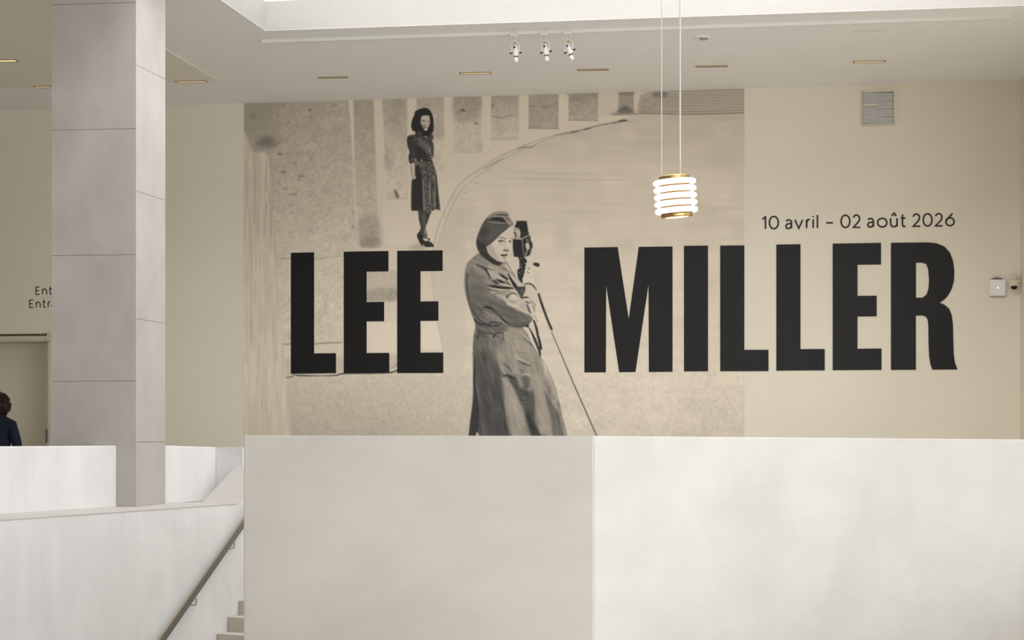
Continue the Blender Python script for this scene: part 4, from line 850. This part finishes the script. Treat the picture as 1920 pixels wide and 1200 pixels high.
date = empty('date_lettering', on_wall(1610, 430, 0), 'small dark line of date lettering above the right-hand title letters', 'lettering')
for ch, x0, x1 in (('1', 1427.5, 1437.5), ('0', 1441, 1461), ('a', 1471.5, 1487.5), ('v', 1488.5, 1507), ('r', 1510, 1520), ('i', 1523, 1526.4), ('l', 1531, 1534.4), ('-', 1547.5, 1563.5), ('0', 1575.5, 1595), ('2', 1598, 1614.5),
        ('a', 1625, 1641), ('o', 1644, 1664.5), ('u', 1668, 1684.5), ('t', 1687, 1699.5), ('2', 1710, 1727), ('0', 1729.5, 1749), ('2', 1752, 1769), ('6', 1771.5, 1791)):
    xm = (x0+x1)/2; yb = 430.8+(xm-1430)*(424.6-430.8)/360; glyph(ch, x0, x1, yb, 26.2, 3.15, .004, M['ink'], date)
entr = empty('entrance_lettering', on_wall(75, 580, .008), 'small dark two-line entrance lettering above the doorway at far left', 'lettering')
for ch, x0, x1, yb in (('E', 66, 75.5, 553.5), ('n', 78.5, 89, 553), ('t', 91, 98.5, 552.7), ('r', 100, 106, 552.4), ('é', 107, 118, 552), ('e', 120.5, 131, 551.7),
        ('E', 54, 63.5, 578), ('n', 66.5, 77, 577.6), ('t', 79, 86.5, 577.3), ('r', 89, 95, 577), ('a', 95.5, 105, 576.7), ('n', 108, 118, 576.3), ('c', 120.5, 130, 576), ('e', 132, 142, 575.7)):
    glyph(ch, x0, x1, yb, 16.8, 1.9, .0095, M['ink'], entr)

# ================================================================ PENDANT LAMP
PD = 12.0; s_ = PD/FPX
pcx = at_y(1266.5, 369, PD)
lamp = empty('pendant_lamp', pcx, 'glowing pendant lamp of five stacked white rings hanging before the mural', 'lamp', rot=(math.radians(3.0), math.radians(-4.5), 0))
bpy.context.view_layer.update()
def ringbm(R, r, z, seg=48, ms=14, sq=1.0):
    bm = new(); rings = []
    for i in range(seg):
        a = 2*math.pi*i/seg
        rings.append([bm.verts.new(((R+r*math.cos(2*math.pi*k/ms))*math.cos(a), (R+r*math.cos(2*math.pi*k/ms))*math.sin(a), z+sq*r*math.sin(2*math.pi*k/ms))) for k in range(ms)])
    for i in range(seg):
        A, B = rings[i], rings[(i+1) % seg]
        for k in range(ms): bm.faces.new([A[k], B[k], B[(k+1) % ms], A[(k+1) % ms]])
    return bm
for i in range(5): obj('glass_ring', ringbm(34.0*s_, 6.4*s_, (27-13.2*i)*s_, sq=.80), M['glow'], lamp, True)
bm = new(); lathe(bm, [(0, 39.5*s_), (27*s_, 39.5*s_), (28.5*s_, 38.5*s_), (28.5*s_, 33*s_), (0, 33*s_)], 40); obj('top_cap', bm, M['brass'], lamp)
bm = new(); lathe(bm, [(27*s_, 33*s_), (29.6*s_, 33*s_), (29.6*s_, -33*s_), (27*s_, -33*s_), (27*s_, 33*s_)], 40); obj('brass_core', bm, M['core'], lamp, True)
bm = new(); lathe(bm, [(22*s_, -38.6*s_), (28.6*s_, -38.6*s_), (29.6*s_, -37*s_), (29.6*s_, -31*s_), (22*s_, -31*s_), (22*s_, -38.6*s_)], 40); obj('bottom_rim', bm, M['brass'], lamp)
bm = new(); lathe(bm, [(0, -37.6*s_), (22*s_, -37.6*s_), (22*s_, -36*s_), (0, -36*s_)], 40); obj('diffuser', bm, M['glow'], lamp)
iv = lamp.matrix_world.inverted()
for x, r_ in ((1240.5, .0042), (1275.2, .0066)):
    lo = at_y(x, 329, PD); hi = lo.copy(); hi.z = TOPZ+.1
    bm = new(); tube(bm, [iv @ lo, iv @ hi], r_, 8); obj('suspension_cable', bm, M['cable'], lamp, True)
pl_ = bpy.data.lights.new('pendant_glow', 'POINT'); pl_.energy = 8; pl_.shadow_soft_size = .1; pl_.color = (1, .95, .86)
po = bpy.data.objects.new('pendant_glow', pl_); COL.objects.link(po); po.location = (0, 0, -.3); po.parent = lamp

# ================================================================ CEILING FITTINGS
tr0 = on_z(500, 78.5, CEIL-.02); tr1 = on_z(1897, 33, CEIL-.02); td = (tr1-tr0).normalized(); tn = Vector((-td.y, td.x, 0))
track = empty('lighting_track', tr0.lerp(tr1, .5)+Vector((0, 0, .02)), 'long thin white lighting track on the ceiling beside the skylight', 'track')
bm = new(); prism(bm, [tr0-tn*.02, tr1-tn*.02, tr1+tn*.02, tr0+tn*.02], CEIL-.034, CEIL); inroom('rail', bm, M['white'], track)
bm = new(); e_ = tr0-td*.05; prism(bm, [e_-tn*.03, tr0-tn*.03, tr0+tn*.03, e_+tn*.03], CEIL-.04, CEIL); inroom('end_cap', bm, M['white'], track)
spots = ((965.5, -1, 'white adjustable spotlight on the track, leftmost of the three'), (1022, 4, 'white adjustable spotlight on the track, middle of the three'), (1066, 15, 'white adjustable spotlight on the track, tilted, nearest the pendant lamp'))
for px, tilt, lab in spots:
    k = (px-500)/(1897-500); py = 78.5+(33-78.5)*k; c = on_z(px, py, CEIL-.034); u = c.y/FPX            # metres per pixel here
    sp = empty('track_spotlight', c, lab, 'spotlight', 'three white track spotlights', (0, 0, math.atan2(td.y, td.x)))
    bm = new(); box(bm, -9*u, 5*u, -.018, .018, -5*u, 0); bevel(bm, .003); obj('adaptor', bm, M['white'], sp)
    bm = new(); tube(bm, [(2*u, 0, -5*u), (2*u, 0, -15*u)], 2.2*u, 10); box(bm, -4*u, 5*u, -.02, .02, -20*u, -14*u); obj('stem', bm, M['offwhite'], sp)
    bm = new(); box(bm, -3*u, 3*u, -.021, .021, -19*u, -17*u); obj('stem_band', bm, mat('olive band', (150, 142, 104), .5), sp)
    bm = new()
    for sx in (-1, 1): tube(bm, [(1*u+sx*4*u, 0, -17*u), (1*u+sx*7*u, 0, -22*u), (1*u+sx*7*u, 0, -38*u)], 1.0*u, 6)
    obj('yoke', bm, M['white'], sp)
    R = Matrix.Translation((1.5*u, 0, -34*u)) @ Matrix.Rotation(math.radians(-tilt-3), 4, 'Y') @ Matrix.Rotation(math.radians(6), 4, 'X')
    bm = new(); lathe(bm, [(0, 13*u), (2.4*u, 13*u), (3.2*u, 11*u), (4.6*u, 3*u), (5.0*u, -5*u), (4.4*u, -8*u), (0, -8*u)], 20, mt=R); obj('lamp_body', bm, M['white'], sp, True)
    bm = new(); lathe(bm, [(0, -8*u), (4.3*u, -8*u), (4.3*u, -9.6*u), (0, -9.4*u)], 20, mt=R); obj('collar', bm, M['dark'], sp)
    bm = new(); lathe(bm, [(0, -9.4*u), (3.9*u, -9.4*u), (4.1*u, -19.5*u), (3.5*u, -19.5*u), (3.3*u, -10*u), (0, -10*u)], 20, mt=R); obj('snoot', bm, M['white'], sp, True)
    for sx in (-1, 1):
        bm = new(); tube(bm, [R @ Vector((sx*6.2*u, 0, -2*u)), R @ Vector((sx*11*u, 0, -2*u))], 1.6*u, 10); obj('knob', bm, M['dark'], sp)
    bm = new(); tube(bm, [R @ Vector((-1.2*u, -6.2*u, 8*u)), R @ Vector((-1.2*u, -4.4*u, 8*u))], 1.9*u, 10); obj('rear_knob', bm, M['dark'], sp)

slots = ((0, 113.5, 32, 113, 1, 'far-left warm lit brass slot light in the ceiling, cut by the picture edge', -32), (97, 162, 64, 162.5, 1, 'brass slot light in the ceiling partly hidden by the pillar', 0),
    (330, 153.5, 388, 152, 1, 'brass slot light at the corner of the lowered ceiling field', 0), (597, 145.2, 652, 144.4, 0, 'brass slot light above the left end of the mural', 0),
    (862, 137.3, 921, 136.2, 1, 'brass slot light left of the track spotlights', 0), (1082, 130.7, 1141, 129.9, 0, 'brass slot light right of the track spotlights', 0),
    (1304, 124.4, 1364, 123.4, 0, 'brass slot light right of the pendant cables', 0), (1600, 115.8, 1660, 114.6, 2, 'warm yellow slot light above the wall vent', 0))
for x0, y0, x1, y1, lit, lab, ext in slots:
    zc = CEIL-.016 if x1 < 400 else CEIL
    a = on_z(min(x0, x1), (y0 if x0 < x1 else y1)+.0, zc); b = on_z(max(x0, x1), (y1 if x0 < x1 else y0), zc)
    if ext: a = a-(b-a)*.9
    sl_ = empty('slot_light', a.lerp(b, .5), lab, 'light', 'brass slot lights in the ceiling')
    d = (b-a).normalized(); n = Vector((-d.y, d.x, 0)); w = .045 if lit else .032
    bm = new()
    hexa(bm, [a-n*w, b-n*w, b-n*(w-.012), a-n*(w-.012)], [p-Vector((0, 0, .008)) for p in (a-n*w, b-n*w, b-n*(w-.012), a-n*(w-.012))])
    hexa(bm, [a+n*w, b+n*w, b+n*(w-.012), a+n*(w-.012)], [p-Vector((0, 0, .008)) for p in (a+n*w, b+n*w, b+n*(w-.012), a+n*(w-.012))])
    for e, s in ((a, 1), (b, -1)): hexa(bm, [e-n*w, e-n*w+d*s*.012, e+n*w+d*s*.012, e+n*w], [p-Vector((0, 0, .008)) for p in (e-n*w, e-n*w+d*s*.012, e+n*w+d*s*.012, e+n*w)])
    inroom('frame', bm, M['slotbrass'], sl_)
    bm = new(); w2 = w-.012; p0 = a+d*.012; p1 = b-d*.012
    hexa(bm, [p0-n*w2, p1-n*w2, p1+n*w2, p0+n*w2], [p-Vector((0, 0, .003)) for p in (p0-n*w2, p1-n*w2, p1+n*w2, p0+n*w2)]); inroom('diffuser', bm, (M['slotlit'] if ext else M['slotglow']) if lit else M['slotbrass'], sl_)

c = on_z(1315, 69.5, CEIL); dlt = empty('ceiling_sounder', c, 'round white ceiling fitting right of the pendant cables', 'fitting'); r_ = 17*c.y/FPX
bm = new(); lathe(bm, [(0, -.006), (r_*.45, -.006), (r_*.5, -.02), (r_*.85, -.018), (r_, -.004), (r_, 0), (0, 0)], 32); obj('ring', bm, M['white'], dlt, True)
bm = new(); lathe(bm, [(0, -.024), (r_*.42, -.024), (r_*.5, -.016), (0, -.01)], 24); bmesh.ops.translate(bm, verts=bm.verts, vec=(r_*.3, 0, 0)); obj('cover', bm, M['grille'], dlt, True)
a = on_z(1601, 58.5, CEIL); b = on_z(1661, 56.5, CEIL); air = empty('ceiling_air_slot', a.lerp(b, .5), 'faint white slotted vent in the ceiling near the track end', 'vent'); d = (b-a).normalized(); n = Vector((-d.y, d.x, 0))
for k in range(8):
    bm = new(); p = a+d*((b-a).length*(k+.1)/8); q = p+d*((b-a).length*.075); prism(bm, [p-n*.02, q-n*.02, q+n*.02, p+n*.02], CEIL-.005, CEIL); inroom('slat', bm, M['offwhite'], air)

# ================================================================ WALL FITTINGS
def wbox(bm, x0, x1, ya, yb, o0, o1, ref=None):
    """box on the wall, pixel rectangle x0..x1, y top ya .. bottom yb"""
    xm = (x0+x1)/2; uA, uB = wu(x0), wu(x1); rbox(bm, uA, uB, -o1, -o0, wz(xm, yb), wz(xm, ya))
vent = empty('wall_vent', on_wall(1646, 203), 'square light grey wall vent of sixteen mesh panels high on the right', 'vent')
bm = new(); wbox(bm, 1615, 1677, 171.5, 235, 0, .006); inroom('backing', bm, mat('vent recess', (118, 116, 118), .8), vent)
bm = new()
for a, b, c_, d_ in ((1615, 1677, 171.5, 173.5), (1615, 1677, 233, 235), (1615, 1617, 171.5, 235), (1675, 1677, 171.5, 235)): wbox(bm, a, b, c_, d_, 0, .03)
inroom('frame', bm, M['offwhite'], vent)
for k in (1, 2, 3):
    bm = new(); x = 1617+14.5*k; wbox(bm, x-.6, x+.6, 173.5, 233, .006, .026); inroom('bar', bm, M['offwhite'], vent)
    bm = new(); y = 173.5+14.9*k; wbox(bm, 1617, 1675, y-.6, y+.6, .006, .024); inroom('bar', bm, M['offwhite'], vent)
mg = bpy.data.materials.new('fine vent mesh'); mg.use_nodes = True; nt = mg.node_tree; bb = nt.nodes['Principled BSDF']; bb.inputs['Roughness'].default_value = .5; bb.inputs['Metallic'].default_value = .3
tc = nt.nodes.new('ShaderNodeTexCoord'); ck = nt.nodes.new('ShaderNodeTexChecker'); ck.inputs['Scale'].default_value = 110; ck.inputs[1].default_value = (*lin((206, 204, 204)), 1); ck.inputs[2].default_value = (*lin((158, 158, 168)), 1); nt.links.new(tc.outputs['Object'], ck.inputs[0]); nt.links.new(ck.outputs[0], bb.inputs['Base Color'])
for i in range(4):
    for j in range(4):
        bm = new(); x = 1617+14.5*i; y = 173.5+14.9*j; wbox(bm, x+.9, x+13.6, y+.9, y+14, .006, .016); inroom('mesh_panel', bm, mg, vent)
bm = new(); wbox(bm, 1617.5, 1646, 196.2, 199.2, .026, .032); inroom('reflection_strip', bm, M['offwhite'], vent)  # bright reflection across the vent, put in as a pale strip

sens = empty('wall_sensor_box', on_wall(1869.5, 540), 'square white wall box with a tiny light in its centre, left of the dome camera', 'sensor')
bm = new(); wbox(bm, 1854, 1885, 524.5, 555.5, .012, .055); bmesh.ops.recalc_face_normals(bm, faces=bm.faces); bmesh.ops.bevel(bm, geom=list(bm.edges), offset=.014, segments=3, affect='EDGES'); inroom('housing', bm, M['white'], sens)
bm = new(); wbox(bm, 1856, 1883, 523, 557, 0, .012); inroom('back_plate', bm, M['grille'], sens)
bm = new(); wbox(bm, 1861, 1877, 521.8, 524.2, .0, .04); inroom('top_slot', bm, mat('slot dark', (96, 88, 74), .7), sens)
bm = new(); wbox(bm, 1868.6, 1870.8, 539.2, 541.6, .054, .058); inroom('indicator', bm, mat('indicator led', (255, 255, 255), .3, emit=(255, 255, 255), estr=1.0), sens)
bm = new(); tube(bm, [on_wall(1869, 519, 0), on_wall(1869, 519, .03)], .008, 10); inroom('cable_stub', bm, M['grille'], sens)
cam_t = empty('dome_camera', on_wall(1901.5, 530), 'cream wall mounted dome security camera in the right-hand corner', 'camera')
u = on_wall(1901, 530).y/FPX; cc_ = on_wall(1901.5, 530, .11); bpy.context.view_layer.update(); ci = cam_t.matrix_world.inverted(); MT = Matrix.Translation(ci @ cc_)
bm = new(); wbox(bm, 1897, 1906, 515, 524, 0, .05); inroom('wall_bracket', bm, M['offwhite'], cam_t)
bm = new(); a_ = on_wall(1901.5, 519.5, .04); tube(bm, [ci @ a_, ci @ (cc_+Vector((0, 0, 11*u)))], 3.6*u, 12); lathe(bm, [(0, 13*u), (4.4*u, 12.4*u), (4.8*u, 7*u), (0, 7*u)], 24, mt=MT); obj('arm', bm, M['offwhite'], cam_t, True)
bm = new(); lathe(bm, [(0, 7*u), (4.8*u, 7*u), (9.5*u, 3*u), (10.4*u, 1.6*u), (10.4*u, -1*u), (9.4*u, -1.2*u), (9.4*u, -2*u), (10.2*u, -2.2*u), (9.6*u, -5*u), (6.5*u, -6.6*u), (0, -6.6*u)], 28, mt=MT); obj('housing', bm, M['offwhite'], cam_t, True)
bm = new(); lathe(bm, [(5.8*u, -6.4*u), (5.8*u, -8.5*u), (4.8*u, -11*u), (2.8*u, -12.6*u), (0, -13.2*u)], 24, mt=MT); obj('dome', bm, mat('smoked dome', (12, 12, 14), .12), cam_t, True)

# ================================================================ PERSON, far left
PYD = 18.4; hx = at_y(-5, 800, PYD).x
person = empty('person', (hx, PYD, 0), 'person with dark curly hair in a navy jacket seen from behind, far left', 'person')
def skinned(name, pts, edges, rad, root, m, parent, lev=2):
    me = bpy.data.meshes.new(name); me.from_pydata(pts, edges, []); o = bpy.data.objects.new(name, me); COL.objects.link(o)
    s = o.modifiers.new('skin', 'SKIN'); s.use_smooth_shade = True; sub = o.modifiers.new('sub', 'SUBSURF'); sub.levels = lev; sub.render_levels = lev
    for i, r in enumerate(rad): me.skin_vertices[0].data[i].radius = r if isinstance(r, tuple) else (r, r)
    for i in range(len(pts)): me.skin_vertices[0].data[i].use_root = (i == root)
    bpy.context.view_layer.update(); dg = bpy.context.evaluated_depsgraph_get(); ev = o.evaluated_get(dg); m2 = bpy.data.meshes.new_from_object(ev)
    bpy.data.objects.remove(o); m2.name = name
    if m is not None: m2.materials.clear(); m2.materials.append(m)
    return link(name, m2, None, parent)
pts = [(0, 0, .94), (0, .01, 1.1), (0, .015, 1.26), (0, .01, 1.38), (0, 0, 1.46), (0, -.005, 1.54), (0, -.01, 1.62),
    (-.1, 0, .88), (-.11, -.01, .5), (-.11, .02, .1), (-.115, -.1, .04), (.1, 0, .88), (.11, .02, .5), (.11, .05, .1), (.115, -.07, .04),
    (-.160, .01, 1.335), (-.235, .02, 1.12), (-.235, -.05, .9), (-.235, -.07, .83), (.160, .01, 1.335), (.235, .02, 1.12), (.235, -.05, .9), (.235, -.07, .83)]
# facing away from the viewer: toes point to +y
pts = [(a, -b, c) for a, b, c in pts]
ed = [(0, 1), (1, 2), (2, 3), (3, 4), (4, 5), (5, 6), (0, 7), (7, 8), (8, 9), (9, 10), (0, 11), (11, 12), (12, 13), (13, 14), (3, 15), (15, 16), (16, 17), (17, 18), (3, 19), (19, 20), (20, 21), (21, 22)]
rad = [(.16, .12), (.15, .11), (.17, .12), (.15, .11), (.062, .06), (.085, .095), (.08, .09), (.09, .09), (.06, .06), (.042, .045), (.045, .03), (.09, .09), (.06, .06), (.042, .045), (.045, .03),
    (.075, .08), (.055, .06), (.042, .042), (.03, .035), (.075, .08), (.055, .06), (.042, .042), (.03, .035)]
body = skinned('body', pts, ed, rad, 0, None, person)
bm_ = body.data; bm_.materials.clear()
for mm in (mat('navy jacket cloth', (18, 25, 44), .8, var=.12, scale=14), mat('skin', (188, 142, 116), .55), mat('dark trousers', (34, 34, 40), .85), mat('black shoes', (20, 20, 20), .4)): bm_.materials.append(mm)
for p in bm_.polygons:
    c = p.center; p.material_index = 0
    if c.z > 1.475: p.material_index = 1
    elif c.z < .11: p.material_index = 3
    elif abs(c.x) < .19 and c.z < .84: p.material_index = 2
    elif c.z < .875 and abs(c.x) > .19: p.material_index = 1
# hands: palm, four fingers, thumb
for s in (-1, 1):
    hp = []; he = []; hr_ = []
    def hv(p, r): hp.append(p); hr_.append(r); return len(hp)-1
    wx = s*.235; a = hv((wx, .07, .84), .026); b = hv((wx, .075, .78), (.018, .036)); he.append((a, b))
    for k, (dy, L) in enumerate(((-.027, .062), (-.009, .072), (.009, .068), (.026, .052))):
        c = hv((wx, .078+dy, .755), .0095); d = hv((wx-s*.006, .08+dy*1.05, .755-L*.55), .0085); e = hv((wx-s*.018, .08+dy*1.05, .755-L), .007); he += [(b, c), (c, d), (d, e)]
    c = hv((wx-s*.012, .11, .80), .011); d = hv((wx-s*.02, .125, .765), .009); he += [(a, c), (c, d)]
    skinned('hand', hp, he, hr_, 1, bm_.materials[1], person, 1)
# jacket collar and hem
bm = new(); tube(bm, [(.085*math.cos(q), .0+.075*math.sin(q), 1.455+.012*math.sin(q)) for q in np.arange(0, 6.28, .4)], .022, 8, closed=True); obj('jacket_collar', bm, bm_.materials[0], person, True)
bm = new(); lathe(bm, [(.168, .80), (.175, .86), (.168, .98), (.150, 1.1), (.158, 1.2)], 28); 
for v in bm.verts: v.co.y *= .78
obj('jacket_skirt', bm, bm_.materials[0], person, True)
# curly hair: a lumpy volume with many small curls
random.seed(4); hm = mat('dark brown curls', (44, 30, 24), .6, var=.35, scale=40)
bm = new(); bmesh.ops.create_icosphere(bm, subdivisions=4, radius=1)
for v in bm.verts:
    n = v.co.normalized(); k = 1+.06*math.sin(9*n.x+2)*math.sin(8*n.y)*math.sin(9*n.z+1)+.03*math.sin(23*n.x)*math.sin(21*n.z+n.y*17)
    v.co = Vector((n.x*.138*k, n.y*.135*k-.012, 1.575+n.z*.138*k))
hair = obj('hair', bm, hm, person, True)
bm = new()
for i in range(420):
    th = random.uniform(0, 2*math.pi); ph = math.acos(random.uniform(-.75, 1)); n = Vector((math.sin(ph)*math.cos(th), math.sin(ph)*math.sin(th), math.cos(ph)))
    if n.y > .55 and n.z < .5: continue
    c = Vector((n.x*.140, n.y*.137-.012, 1.575+n.z*.139)); a_ = n.orthogonal().normalized(); b_ = n.cross(a_); rr = random.uniform(.007, .013); q0 = random.uniform(0, 6)
    tube(bm, [c+n*(.004*k)+(a_*math.cos(q0+k*1.1)+b_*math.sin(q0+k*1.1))*rr for k in range(6)], .0028, 4)
cu = obj('hair_curls', bm, hm, person, True); cu['kind'] = 'stuff'
